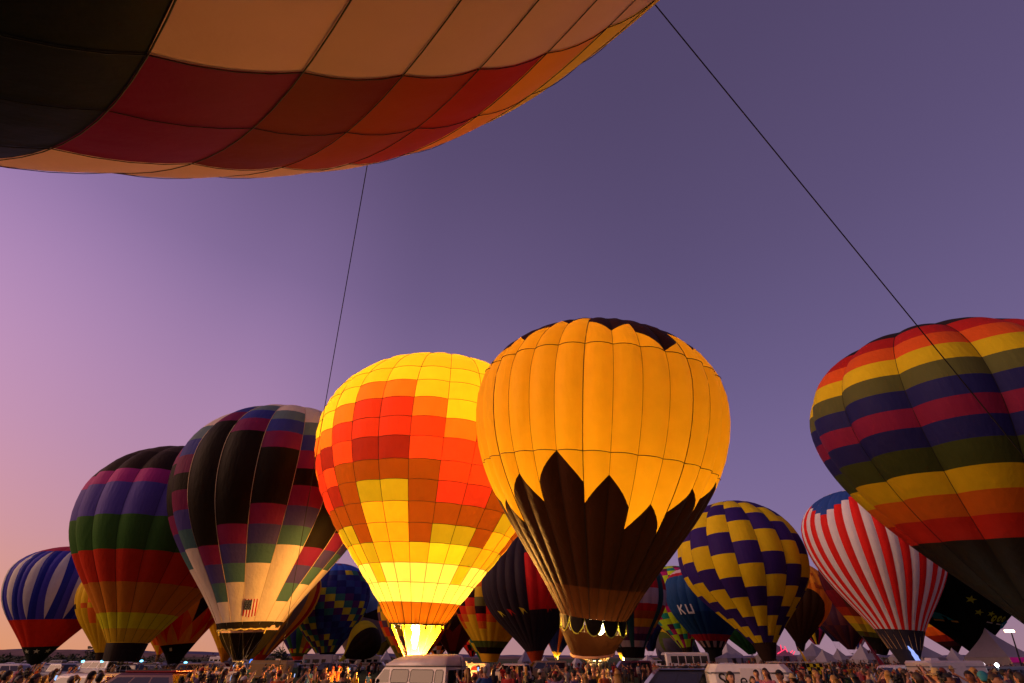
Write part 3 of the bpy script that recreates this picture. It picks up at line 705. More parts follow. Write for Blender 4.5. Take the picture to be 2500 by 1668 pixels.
    def cU(g,b): return ('94aa1e','94aa1e','8a1c52','4a143a','94aa1e','1c7068')[(b+2*(g%3)+g//3)%6]
    simple('U','lime green balloon with magenta and teal checks behind the KU balloon',18,-150,bU,cU,('241a14',1.3,.6))
    e=simple('V','olive and green diamond patterned balloon half inflated and leaning low behind the white bus',16,-90,lambda g:[(0,0),zig(.12,.3)(g),zig(.34,.52)(g+1),zig(.56,.74)(g),(1,1)],lambda g,b:('2a2a40','4a444a','3f4a1c','a08618')[(b+g//2)%4],None,.05,False)
    def bW(g):
        ph=(-90+15*(g+.5)); x=(ph+78)/55
        f=lambda p:.21+.34*math.sqrt(max(0,1-((p+100)/50)**2))
        a,b=-90+15*g,-90+15*(g+1)
        if a>180: a-=360;b-=360
        return [(0,0),(f(a),f(b)),(max(f(a),.6),max(f(b),.6)),(1,1)]
    e=simple('W','orange balloon with a big dark brown disc, right behind the blue and yellow checkered one',24,-90,bW,lambda g,b:('2b1e12','b8691a','c0741c')[b],('1a1210',1.8,.6))
    dk=fabric('8a4414')
    decal(e,e.root,.635,-75,[(dk,[bar(-.9,-1.3,-.9,1.6,.7),bar(1.1,-1.3,1.1,1.6,.7),bar(-1.2,-1.5,1.4,-1.5,.7)])],'lettering',.10)
    e=simple('X','small dark navy balloon with pale blue swirls above the white tents',20,-90,const(0,.12,.4,.7,1),lambda g,b:('181824','1c2244','221a3a','1a1c34')[(b+g)%4],None)
    bl,og=fabric('3a6aa0'),fabric('a8521c')
    for a in (-118,-62): decal(e,e.root,.26,a,[(bl,[bar(-.9,.9,-1.2,0,.3),bar(-1.2,.1,-.8,-1.2,.3),bar(-.8,-1.1,-.2,-1.8,.35)] if a<-90 else [bar(.9,.9,1.2,0,.3),bar(1.2,.1,.8,-1.2,.3),bar(.8,-1.1,.2,-1.8,.35)]),(og,[ell(.35,.6,0,-.2)])],'swirl_print',.06)
    decal(e,e.root,.5,-112,[(bl,[bar(-.6,1.2,.2,-.6,.35),bar(.2,-.5,.5,-1.2,.4)]),(og,[ell(.3,.4,.5,.3)])],'swirl_print',.06)
    simple('XL','small far balloon with pink, black and yellow stripes behind the tents',16,-90,const(0,.4,1),lambda g,b:('7a1c44','1a1420','a8921c','1a1420')[g%4],None)
    simple('X2','small far balloon with red, white and blue vertical stripes above the tent row',18,-90,const(0,.5,1),lambda g,b:('8a1c28','b8a8ac','26407c')[g%3],None)
    def cY(g,b): return ('141410','3a3a14','8a7a16','a8801a','7a2414','571018','3a0f16','571018','3a1414')[b] if g%5 else ('141410','3a2a14','6a5a16','8a5a1a','5a1c14','3c1a18','2a0f16','3a1018','2a1414')[b]
    simple('Y','maroon balloon with a mustard lower half leaning behind the striped balloon',20,-165,lambda g:[(0,0),(.04,.04),(.08,.08),(.14,.14),(.2,.2),(.27,.27),(.4,.4),(.6,.6),(.8,.8),(1,1)],cY,('14110f',1.8,.5))
    simple('Z','balloon with yellow, orange and red bands over a dark base, right of striped balloon',18,-90,const(0,.12,.2,.3,.42,.7,1),lambda g,b:('181214','2a141c','7a2416','b0501a','b0821c','b0821c')[b],None)
    def cSB(g,b): return ('0c110f','0e1411','10150f','101412')[(g+b)%4]
    e=simple('SB','black balloon with yellow stars and round eyes at the right, behind the rainbow balloon',20,-90,const(0,.3,.6,1),cSB,('10120f',1.3,.6))
    ye,te=fabric('9aa024'),fabric('1f6f80')
    for t,ph,r in ((.311,-116,.62),(.238,-109,.52),(.231,-94,.48),(.30,-80,.45)): decal(e,e.root,t,ph,[(ye,star(r,rot=.3))],'star',.08)
    decal(e,e.root,.204,-78,[(ye,[ell(.30,.5,-.75),ell(.30,.5,.0),ell(.28,.45,.7)])],'eye_print',.08)
    decal(e,e.root,.204,-78,[(fabric('1a1408'),[ell(.10,.2,-.72),ell(.10,.2,.03),ell(.1,.2,.72)]),(fabric('b0a890'),[bar(-1.4,-.55,1.2,-.85,.16)])],'pupil_print',.11)
    decal(e,e.root,.165,-55,[(te,[[(-.8,.3),(-.2,-.6),(.9,-.3),(.6,.7),(-.2,.9)]])],'patch',.08)
    decal(e,e.root,.222,-158,[(te,[[(-1.2,.9),(-1.0,-.5),(1.2,-.9),(.3,.3)]]),(fabric('b08a3a'),[bar(-1.2,-.7,1.4,-1.1,.25)])],'patch',.08)
build_small()

# ---- the balloon overhead: tilted envelope right above the camera
def build_TL():
    y=[3.1201,-3.0872,4.1834,-0.5078,0.0133,0,0,0.2151,0.256,0.3077,2.3363,1.2151,0.1469,0.8198,2.211,2.0537,1.9141,1.782,0.9107,0.5057,0.4767,-0.0946,1.4984,0.0512,0.0148,-0.0267,0.0444,-0.0179]; T1,T2=.0563,5.3034
    env=Env.__new__(Env); env.base=Vector(y[:3]); env.R=9.0
    L,he,rm,k=y[10:14]; q,ex,ey=y[18:21]; env.e,env.pe=y[21:23]; env.bx,env.by=y[26:28]; env.e3,env.p3=-.0715,.3321
    def tws(t): q=max(-.25,min(.22,t-.25)); return math.degrees(T1*q+T2*q*q)
    P=[];n=28
    p0=(rm,0);p1=(rm+(1-rm)*k*.55,he*.82*k*.55*q);p2=(1,he*(1-ey));p3=(1,he)
    for i in range(n):
        t=i/(n-1); b=[(1-t)**3,3*(1-t)**2*t,3*(1-t)*t*t,t**3]; P.append((sum(b[j]*w[0] for j,w in enumerate((p0,p1,p2,p3))),sum(b[j]*w[1] for j,w in enumerate((p0,p1,p2,p3)))))
    for i in range(1,28):
        a=PI/2*i/28; P.append((max(0,math.cos(a))**ex,he+(L-he)*math.sin(a)))
    ti=math.hypot(y[3],y[4])*1.5; az=math.atan2(y[4],y[3])
    env.finish(P,Vector((math.sin(ti)*math.cos(az),math.sin(ti)*math.sin(az),math.cos(ti))))
    env.u=Vector((0,1,0)).cross(env.a).normalized(); env.v=env.a.cross(env.u)
    root=empty('hot_air_balloon',env.base); tag(root,'huge overhead balloon at top left, white and red patchwork beside a black gore','hot-air balloon','hot-air balloons on the field')
    seams=[y[14]+.137*2,y[14]+.137,y[14],y[15],y[16],y[17],y[17]-.137,y[17]-.27]
    N=46; st=2*PI/N
    full=[y[14]+st*i for i in range(-17,30)]
    # replace the four fitted seams, keep the remainder evenly spread
    left=[y[14]+st*i for i in range(1,20)]; right=[y[17]-st*i for i in range(1,N-3-19)]
    S=sorted(left+list(y[14:18])+right,reverse=True); S.append(S[0]-2*PI)
    pc=sum(y[14:18])/4
    zz=[(.1,.04),(y[7],y[23]),(y[8],y[24]),(y[9],y[25]),(.362,-.03),(.42,-.03),(.60,0),(.8,0)]
    def tb(b,ph): return max(.02,min(.97,zz[b][0]+zz[b][1]*math.sin(ph-pc)))
    i0=S.index(y[14])
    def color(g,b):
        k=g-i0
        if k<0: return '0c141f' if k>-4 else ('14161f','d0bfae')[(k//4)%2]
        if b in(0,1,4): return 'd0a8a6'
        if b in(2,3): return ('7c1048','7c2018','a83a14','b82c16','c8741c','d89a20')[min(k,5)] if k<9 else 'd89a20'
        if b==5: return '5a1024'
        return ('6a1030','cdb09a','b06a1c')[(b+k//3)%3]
    cells=0; coll=([],[],[])
    for g in range(len(S)-1):
        a,b_=S[g],S[g+1]
        edges=[(.0,.0)]+[(tb(b,a),tb(b,b_)) for b in range(8)]+[(1,1)]
        for b in range(9):
            l0,r0=edges[b];l1,r1=edges[b+1]
            f=env.facing((l0+l1+r0+r1)/4,math.degrees((a+b_)/2)+tws((l0+l1)/2))
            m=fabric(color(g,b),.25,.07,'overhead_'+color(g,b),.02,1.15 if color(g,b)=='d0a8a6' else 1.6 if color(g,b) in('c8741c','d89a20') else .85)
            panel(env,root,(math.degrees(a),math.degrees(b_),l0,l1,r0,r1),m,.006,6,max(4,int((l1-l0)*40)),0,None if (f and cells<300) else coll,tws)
            cells+=f
    merged('panel',coll,root)
    tp=MB()
    for a in S[:-1]: tp.tube([env.pt(.02+.96*i/70,math.degrees(a)+tws(.02+.96*i/70),.006,.012) for i in range(71)],.0048,4,False)
    for b in range(6):
        pts=[]
        for g in range(len(S)-1): pts+=[env.pt(tb(b,S[g])*(1-w)+tb(b,S[g+1])*w,math.degrees(S[g]*(1-w)+S[g+1]*w)+tws(tb(b,S[g])),.006*(1-2*w)**2,.010) for w in (0,.25,.5,.75)]
        pts.append(pts[0]); 
        if b!=0: tp.tube(pts,.0048,4,False)
    tag(tp.build('seam_tape',M_tape,root,True),kind='stuff')
    return env
TL=build_TL()
def build_ropes():
    # crown lines running from the overhead balloon to the ground crew
    def hit(px,py,second=False):
        d=ray(px,py).normalized(); best=None
        obj=[o for o in bpy.data.objects]
        V=[];
        # march along the ray, test inside/outside of the envelope
        inside=False
        for i in range(10,1200):
            p=CAM+d*(i*.03)-TL.base; h=p.dot(TL.a)
            if 0<h<TL.P[-1][1]:
                s=(h/TL.R)**2*TL.R*.5; p2=p-(TL.u*TL.bx+TL.v*TL.by)*s
                x,yv=p2.dot(TL.u),p2.dot(TL.v); r=math.hypot(x,yv); ph=math.atan2(yv,x)
                for (r0,h0),(r1,h1) in zip(TL.P,TL.P[1:]):
                    if h0<=h<=h1 and h1>h0: rr=r0+(r1-r0)*(h-h0)/(h1-h0); break
                else: rr=0
                ins=r<rr*(1+TL.e*math.cos(2*(ph-TL.pe))+TL.e3*math.cos(3*(ph-TL.p3)))
            else: ins=False
            if ins and not inside:
                inside=True
                if not second: return CAM+d*(i*.03)
            if inside and not ins: return CAM+d*(i*.03)
        return CAM+d*14
    a=hit(898,395,True); e=at(661,1760,22); e.z=max(.02,gz(e.x,e.y))
    m=MB(); m.tube([a+(e-a)*(i/14)-Vector((0,0,.10*math.sin(PI*i/14))) for i in range(15)],.008,5)
    tag(m.build('tether_rope',M_rope,None,True),'thin tether rope dropping from the overhead balloon past the scoop balloon','rope','tether ropes of the overhead balloon')
    a=hit(1500,-110,True); b=at(2500,1115,15); dirv=(b-a); k=(-.1-a.z)/dirv.z if dirv.z<0 else 1.6
    e=a+dirv*min(k,3.0)
    m=MB(); m.tube([a+(e-a)*(i/20) for i in range(21)],.012,5)
    tag(m.build('tether_rope',M_rope,None,True),'taut dark tether rope slanting from the top centre down across the right balloon','rope','tether ropes of the overhead balloon')
build_ropes()

# ------------------------------------------------------------------ vehicles
M_glass=mat('tinted_glass','0b0d10',.08,spec=.6,var=.02); M_tyre=mat('tyre_rubber','0c0c0c',.85); M_rim=mat('alloy_rim','8a8c90',.35,.8)
M_head=emis('headlight_faint_glow','c8ccd0',.15); M_tail=mat('taillight_lens','7a0f0c',.3); M_trim=mat('black_trim','121214',.6); M_white=mat('white_paint','c9c6c2',.32,coat=.4,var=.06)  # unlit headlamp lenses given a faint glow of their own
PAINT={n:mat('paint_'+n,c,.30,.15 if n!='white' else 0,coat=.5,var=.05) for n,c in dict(white='c9c6c2',silver='8d9096',grey='4c4e52',black='0f1013',red='8c1416',blue='1f2f58',navy='14182c',green='1d3a28',tan='8a7558',maroon='4a1216').items()}
SPEC=dict(
 suv=dict(L=4.8,W=1.92,hood=1.08,nose=.78,belt=1.12,roof=1.80,cb=(-2.32,1.02),ct=(-2.12,.30),win=3,hx=1.0),
 wagon=dict(L=4.9,W=1.85,hood=1.0,nose=.72,belt=1.05,roof=1.60,cb=(-2.35,1.05),ct=(-2.0,.28),win=3,hx=1.0),
 sedan=dict(L=4.6,W=1.80,hood=.95,nose=.68,belt=.98,roof=1.45,cb=(-1.75,1.05),ct=(-1.05,.22),win=2,hx=1.05),
 pickup=dict(L=5.6,W=1.98,hood=1.12,nose=.85,belt=1.15,roof=1.85,cb=(-.70,1.25),ct=(-.55,.62),win=2,hx=1.25,bed=True),
 van=dict(L=5.3,W=2.0,hood=1.25,nose=.85,belt=1.2,roof=2.05,cb=(-2.6,1.95),ct=(-2.55,1.15),win=3,hx=1.9))
def hull(mb,st):
    """loft of octagonal cross-sections; st = (x,z0,z1,halfwidth)"""
    V=[];F=[]
    for x,z0,z1,w in st:
        c=min(.16,(z1-z0)*.3)
        V+=[(x,-w+c*.6,z0),(x,w-c*.6,z0),(x,w,z0+c),(x,w,z1-c),(x,w-c*.8,z1),(x,-w+c*.8,z1),(x,-w,z1-c),(x,-w,z0+c)]
    for i in range(len(st)-1):
        for k in range(8): F.append((i*8+k,i*8+(k+1)%8,i*8+8+(k+1)%8,i*8+8+k))
    F+=[tuple(range(7,-1,-1)),tuple(range(len(V)-8,len(V)))]
    mb.add(V,F)
def car(kind,paint,rack=False):
    s=SPEC[kind]; L,W=s['L']/2,s['W']/2; root=empty('parked_car',(0,0,0))
    mb=MB(); lo=.30
    hull(mb,[(-L,lo+.22,s['belt']-.12,W*.90),(-L+.12,lo,s['belt'],W*.97),(-L*.4,lo-.02,s['belt'],W),(s['hx'],lo-.02,s['belt'],W),(s['hx']+.15,lo,s['hood'],W*.985),(L-.25,lo,s['nose']+.12,W*.95),(L,lo+.12,s['nose'],W*.84)])
    (b0,b1),(t0,t1)=s['cb'],s['ct']; zb,zt=s['belt']-.02,s['roof']; wb,wt=W*.965,W*.80
    V=[];F=[]
    for z,x0,x1,w in ((zb,b0,b1,wb),(zt-.10,t0-.03,t1+.10,wt+.035),(zt-.03,t0+.06,t1-.02,wt-.02),(zt,t0+.22,t1-.2,wt-.14)):
        V+=[(x0,-w,z),(x1,-w,z),(x1,w,z),(x0,w,z)]
    for i in range(3):
        for k in range(4): F.append((i*4+k,i*4+(k+1)%4,i*4+4+(k+1)%4,i*4+4+k))
    F.append((12,13,14,15)); mb.add(V,F)
    if s.get('bed'):
        mb.box(((-L+b0)/2,0,s['belt']-.22),(b0+L-.1,s['W']*.84,.06))
        for sy in (-1,1): mb.box(((-L+b0)/2+.02,sy*(W-.07),s['belt']+.11),(b0+L-.06,.10,.26))
        mb.box((-L+.06,0,s['belt']+.10),(.08,s['W']*.9,.24))
    body=mb.build('body',[PAINT[paint]],root)
    zt2=zt-.12
    def side(u0,u1,v0,v1,sy):
        def P(u,v):
            z=zb+(zt2-zb)*v; x0=b0+(t0-.03-b0)*v; x1=b1+(t1+.10-b1)*v; w=wb+(wt+.035-wb)*v
            return (x0+(x1-x0)*u,sy*(w+.006),z)
        q=[P(u0,v0),P(u1,v0),P(u1*1.0,v1),P(u0,v1)]
        MB().add(q,[(0,1,2,3)] if sy<0 else [(3,2,1,0)]).build('side_window',M_glass,root)
    n=s['win']
    for sy in (-1,1):
        for i in range(n): side(.05+.90*i/n+.012,.05+.90*(i+1)/n-.012,.10,.90,sy)
    def end(xb,xt,sx,nm):
        v0,v1=.08,.93; q=[]
        for v,sy in ((v0,-1),(v0,1),(v1,1),(v1,-1)):
            q.append((xb+(xt-xb)*v+sx*.008,sy*(wb+(wt-wb)*v-.09),zb+(zt-.10-zb)*v))
        MB().add(q,[(0,1,2,3)] if sx>0 else [(3,2,1,0)]).build(nm,M_glass,root)
    end(b1,t1+.10,1,'windscreen'); end(b0,t0-.03,-1,'rear_window')
    for sx in (-L+.85,L-.88):
        for sy in (-1,1):
            w=MB().wheel((sx,sy*(W-.10),.34),.34,.22).build('wheel',M_tyre,root)
            MB().wheel((sx,sy*(W+.005),.34),.20,.03,12).build('rim',M_rim,w)
    for sy in (-1,1):
        MB().box((L-.10,sy*W*.66,s['nose']-.05),(.16,.34,.16),ch=.03).build('headlight',M_head,root)
        MB().box((-L+.06,sy*W*.80,s['belt']-.25),(.12,.18,.28),ch=.03).build('taillight',M_tail,root)
        MB().box((s['hx']-.15,sy*(W+.10),s['belt']+.08),(.12,.22,.16),ch=.04).build('wing_mirror',PAINT[paint],root)
    MB().box((L-.02,0,.42),(.16,s['W']*.86,.20),ch=.05).build('bumper',M_trim,root); MB().box((-L+.02,0,.42),(.16,s['W']*.88,.20),ch=.05).build('bumper',M_trim,root)
    if rack:
        m=MB()
        for sy in (-1,1): m.tube([(t0+.2,sy*wt*.85,zt+.06),(t1-.15,sy*wt*.85,zt+.06)],.022,5)
        m.build('roof_rack',M_trim,root)
    return root
def trailer(L=4.2,H=2.1,W=2.0,paint='white',rail=True,ch=.10):
    root=empty('box_trailer',(0,0,0))
    MB().box((0,0,.45+(H-.45)/2),(L,W,H-.45),ch=ch).build('body',[PAINT[paint]],root)
    if rail:
        m=MB(); 
        for z in (H-.28,.62): 
            for sy in (-1,1): m.box((0,sy*(W/2+.006),z),(L-.16,.02,.05))
            for sx in (-1,1): m.box((sx*(L/2+.006),0,z),(.02,W-.16,.05))
        m.build('trim_rail',M_rim,root)
    MB().box((0,-W/2-.010,1.2),(.75,.02,1.3),ch=.008).build('door',[PAINT[paint]],root)
    for sx in (-.42,.42):
        for sy in (-1,1): MB().wheel((sx,sy*(W/2-.05),.33),.33,.2).build('wheel',M_tyre,root)
    MB().tube([(L/2,.5,.42),(L/2+1.0,0,.42),(L/2,-.5,.42)],.05,5).build('hitch',M_trim,root)
    if ch<.2: MB().box((-.6,0,H+.06),(.5,.5,.14),(0),(.85,.85)).build('roof_vent',M_white,root)
    return root
def rv(L=7.2,H=3.05,stripe='tan'):
    root=empty('motorhome',(0,0,0)); m=MB(); W=2.3
    m.box((-.7,0,.6+(H-.6)/2),(L-1.4,W,H-.6),ch=.14); m.box((L/2-1.05,0,H-.52),(1.0,W*.96,.9),ch=.14); m.box((L/2-.55,0,1.05),(1.5,1.95,.9),ch=.12); m.box((L/2-1.0,0,1.75),(1.0,1.85,.9),(0),(.8,.9))
    m.build('body',[PAINT['white']],root)
    for sy in (-1,1):
        for x,w in ((-2.6,1.0),(-1.0,1.3),(.5,.8)): MB().box((x,sy*(W/2+.004),1.95),(w,.03,.62),ch=.01).build('side_window',M_glass,root)
        MB().box((-.7,sy*(W/2+.004),1.25),(L-1.8,.02,.22)).build('stripe',PAINT[stripe],root)
    MB().add([(L/2-.50,-.8,1.42),(L/2-.50,.8,1.42),(L/2-.62,.75,2.05),(L/2-.62,-.75,2.05)],[(0,1,2,3)]).build('windscreen',M_glass,root)
    for sx in (-2.0,L/2-.9):
        for sy in (-1,1): MB().wheel((sx,sy*1.0,.38),.38,.25).build('wheel',M_tyre,root)
    MB().box((-1.2,0,H+.12),(.9,.7,.26),(0),(.85,.85),.04).build('air_conditioner',M_white,root)
    return root
def bus():
    root=empty('shuttle_bus',(0,0,0)); m=MB()
    m.box((-.6,0,1.75),(6.2,2.3,2.5),ch=.2); m.box((3.1,0,1.15),(1.7,1.9,1.1),ch=.15); m.build('body',[PAINT['white']],root)
    for sy in (-1,1):
        for i in range(5): MB().box((-2.9+i*1.05,sy*1.155,2.15),(.92,.03,.85),ch=.01).build('side_window',M_glass,root)
        MB().box((2.85,sy*.96,1.75),(.7,.03,.5),ch=.01).build('side_window',M_glass,root)
        for sx in (-2.3,3.0): MB().wheel((sx,sy*.98,.42),.42,.26).build('wheel',M_tyre,root)
    MB().box((2.52,0,2.3),(.05,1.8,.8),ch=.01).build('windscreen',M_glass,root)
    return root
def copy_tree(o,parent=None):
    c=o.copy(); col.objects.link(c)
    if parent: c.parent=parent
    for ch in o.children: copy_tree(ch,c)
    return c
PROTO={}
def place(kind,paint,px,d,rz,label,cat,group=None,rack=False,scale=1.0):
    key=(kind,rack)
    first=key not in PROTO
    if first: PROTO[key]={'trailer':lambda:trailer(),'rv':lambda:rv(),'bus':lambda:bus()}.get(kind,lambda:car(kind,paint,rack))(); o=PROTO[key]
    else: o=copy_tree(PROTO[key])
    o.name={'trailer':'box_trailer','rv':'motorhome','bus':'shuttle_bus','pickup':'pickup_truck','van':'parked_van'}.get(kind,'parked_car')
    o.location=gat(px,d); o.rotation_euler.z=rz; o.scale=(scale,)*3
    for ch in o.children:
        if ch.name.split('.')[0] in('body','wing_mirror') and kind not in('rv','bus'):
            ch.material_slots[0].link='OBJECT'; ch.material_slots[0].material=PAINT[paint]
    tag(o,label,cat,group); return o
# --- the white high-top van in front of the glowing balloon
def build_van():
    p=gat(1002,30.5); root=empty('camper_van',(p.x,p.y,0),PI-R_(30)); tag(root,'white high-top camper van parked in front of the glowing balloon','van'); root.scale=(1.1,1.0,.97)
    # local: x forward (to the left in the picture), +y is the side away from the camera after the turn, so -y... both sides built alike
    W=1.0; mb=MB(); L=2.75
    hull(mb,[(-L,.45,1.05,W*.96),(-L+.06,.38,1.12,W),(1.35,.38,1.12,W),(1.75,.40,1.10,W*.98),(2.6,.42,.98,W*.92),(L+.1,.5,.82,W*.80)])
    V=[];F=[]
    for z,x0,x1,w in ((1.08,-L+.03,1.55,W*.985),(1.82,-L+.07,.92,W*.90),(1.92,-L+.09,.80,W*.885)):
        V+=[(x0,-w,z),(x1,-w,z),(x1,w,z),(x0,w,z)]
    for i in range(2):
        for k in range(4): F.append((i*4+k,i*4+(k+1)%4,i*4+4+(k+1)%4,i*4+4+k))
    F.append((8,9,10,11)); mb.add(V,F)
    M_v=mat('van_white_paint','b6aea6',.35,coat=.3,var=.10,scale=3)
    mb.build('body',M_v,root)
    # moulded high roof
    V=[];F=[]
    R_f=[(1.90,-L+.05,1.02,.93),(2.00,-L+.04,1.0,.95),(2.20,-L+.07,.62,.86),(2.36,-L+.16,.05,.72),(2.42,-L+.35,-.35,.50)]
    for z,x0,x1,w in R_f:
        c=.25*w
        V+=[(x0+c*.6,-w,z),(x1-c,-w,z),(x1,-w+c,z-.02),(x1,w-c,z-.02),(x1-c,w,z),(x0+c*.6,w,z),(x0,w-c,z),(x0,-w+c,z)]
    for i in range(len(R_f)-1):
        for k in range(8): F.append((i*8+k,i*8+(k+1)%8,i*8+8+(k+1)%8,i*8+8+k))
    F.append(tuple(range(len(V)-8,len(V)))); MB().add(V,F).build('high_roof',M_v,root,True)
    mb=MB(); mb.box((-.85,0,1.905),(3.74,1.90,.035)); mb.build('roof_gutter',M_trim,root)
    g=mat('van_window','1a1618',.05,spec=.5,var=.3,scale=1.5)
    for sy in (-1,1):
        for x0,x1 in ((-L+.18,-L+.62),(-L+.72,-.72),(-.62,.42)):
            def w_(z): return W*.985+(W*.90-W*.985)*(z-1.08)/.74+.006
            k=.07; pts=[(x0+k,1.20),(x1-k,1.20),(x1,1.20+k),(x1-.01,1.76-k),(x1-k,1.76),(x0+k,1.76),(x0,1.76-k),(x0,1.20+k)]
            f=MB().add([(x,sy*w_(z),z) for x,z in pts],[tuple(range(8)) if sy<0 else tuple(range(7,-1,-1))]).build('side_window',g,root)
            q=[(x,sy*(w_(z)+.006),z) for x,z in pts]; MB().tube(q+[q[0]],.014,4).build('window_seal',M_trim,f)
        pts=[(.52,1.20),(1.36,1.18),(.90,1.76),(.56,1.76)]
        MB().add([(x,sy*(w_(z)),z) for x,z in pts],[(0,1,2,3) if sy<0 else (3,2,1,0)]).build('door_window',g,root)
        MB().box((1.30,sy*1.13,1.22),(.10,.22,.30),ch=.04).build('wing_mirror',M_trim,root)
        for x in (-1.7,1.75):
            w=MB().wheel((x,sy*.9,.36),.36,.24).build('wheel',M_tyre,root); MB().wheel((x,sy*1.01,.36),.2,.03,12).build('rim',M_rim,w)
        MB().box((-L-.01,sy*.86,.95),(.06,.12,.34),ch=.02).build('taillight',M_tail,root)
        MB().box((L+.02,sy*.62,.74),(.12,.26,.18),ch=.03).build('headlight',M_head,root)
        MB().box((-L-.004+.02,sy*.42,1.48),(.04,.62,.56),ch=.01).build('rear_window',g,root)
    MB().add([(1.56,-.9,1.14),(1.56,.9,1.14),(.96,.82,1.80),(.96,-.82,1.80)],[(0,1,2,3)]).build('windscreen',g,root)
    m=MB()
    for y in (-.30,-.62): m.tube([(-L-.06,y,1.0),(-L-.04,y,1.95),(-L+.10,y,2.30)],.022,5)
    for z in (1.15,1.40,1.65,1.90,2.12): m.tube([(-L-.05+max(0,(z-1.95))*.4,-.30,z),(-L-.05+max(0,(z-1.95))*.4,-.62,z)],.018,5)
    m.build('rear_ladder',M_rim,root)
    MB().box((-L-.03,0,.50),(.16,1.8,.18),ch=.05).build('bumper',M_trim,root)
    # curved dark sweep painted over roof and side
    MB().tube([(.35,-.995,1.62),(.05,-.965,1.86),(-.6,-.95,2.02),(-1.5,-.88,2.20)],.03,4).build('roof_stripe',mat('van_stripe','2a2436',.5),root)
build_van()
def build_front_vehicles():
    o=place('suv','black',1622,26,PI-R_(8),'black sport utility vehicle with dark windows beside the white trailer','car',rack=True,scale=1.0)
    o=place('wagon','maroon',345,30,PI-R_(6),'red and black estate car in front of the rainbow balloon at lower left','car',rack=True,scale=1.05)
    # red pillars and roof edge
    m=MB()
    for x in (.52,-.42): m.add([(x+.05,-.905,1.06),(x+.20,-.905,1.06),(x-.05,-.775,1.50),(x-.20,-.775,1.50)],[(0,1,2,3)])
    m.box((-.9,0,1.625),(2.2,1.3,.05),ch=.02); m.build('red_pillar',PAINT['red'],o)
    place('wagon','white',205,34,PI-R_(10),'white estate car behind the crowd at lower left','car')
    # the white rounded trailer with lettering
    p=gat(1822,24.5); root=trailer(3.0,1.98,1.9,ch=.24); root.location=p; root.rotation_euler.z=R_(-14)
    root.name='box_trailer'; tag(root,'white rounded trailer with black letters and a chrome rail behind the smiling woman','trailer')
    for ch in (('S',-1.05),('e',-.30)):
        cu=bpy.data.curves.new('letter','FONT'); cu.body=ch[0]; cu.size=.62; cu.extrude=.004; cu.align_x='CENTER'
        to=bpy.data.objects.new('letter',cu); col.objects.link(to)
        dg=bpy.context.evaluated_depsgraph_get(); me=bpy.data.meshes.new_from_object(to.evaluated_get(dg)); bpy.data.objects.remove(to)
        me.materials.clear(); me.materials.append(mat('letter_black','101012',.5)); lo=bpy.data.objects.new('letter',me); col.objects.link(lo); lo.parent=root
        lo.location=(ch[1],-.968,1.27); lo.rotation_euler=(PI/2,0,0)
    place('trailer','white',518,40,R_(20),'white box trailer behind the crowd below the scoop balloon','trailer',scale=.72)
    p=gat(1153,41); root=trailer(2.3,1.92,1.9); root.location=p; root.rotation_euler.z=R_(-6); root.name='box_trailer'
    tag(root,'white trailer with a round balloon emblem right behind the camper van','trailer')
    def disc(r,y,z0,x0,cols):
        for m_,pts in cols: MB().add([(x0+a,y,z0+b) for a,b in pts],[tuple(range(len(pts)))]).build('emblem',m_,root)
    cx,cz=.35,1.42
    ring=[(.30*math.cos(2*PI*i/20),.34*math.sin(2*PI*i/20)) for i in range(20)]
    disc(0,-.975,cz,cx,[(mat('emblem_white','c8c4c4',.5),ring),])
    disc(0,-.980,cz,cx,[(mat('emblem_red','8a1a1c',.5),[(.28*math.cos(PI*i/10),.10+.22*math.sin(PI*i/10)) for i in range(11)]),(mat('emblem_blue','1c2450',.5),[(-.22,-.02),(0,-.32),(.22,-.02)])])
    m=MB(); m.tube([(cx+.32*math.cos(2*PI*i/20),-.982,cz+.36*math.sin(2*PI*i/20)) for i in range(21)],.012,4); m.build('emblem_outline',mat('emblem_dark','2a2430',.5),root)
    place('bus','white',1668,84,PI,'white shuttle bus with dark windows behind the black vehicle','bus')
    tr=trailer(3.2,2.08,1.9); tr.location=gat(2312,40); tr.rotation_euler.z=R_(3); tr.name='box_trailer'; tag(tr,'long white box trailer behind the crowd at lower right','trailer')
    place('suv','grey',2440,46,PI+R_(20),'grey car with its bright headlight on at lower right','car')
    place('suv','white',1240,62,R_(160),'white open off-roader among the crowd right of the emblem trailer','car')
    place('pickup','white',1780,72,PI,'white pickup truck behind the lettered trailer','truck')
    place('pickup','white',2195,44,PI,'white pickup truck under the black cone skirt','truck')
    place('van','tan',1330,70,PI+R_(10),'tan van behind the crowd left of the basket','van')
    place('van','maroon',1540,76,PI,'dark red van below the glowing orange cone','van')
    place('trailer','white',1600,92,0,'white trailer left of the shuttle bus','trailer')
    place('trailer','tan',660,70,PI,'open picture-sided trailer beside the red capped man','trailer')
    place('pickup','black',800,72,PI,'dark pickup truck with a pale window frame below the checked balloon','truck')
build_front_vehicles()
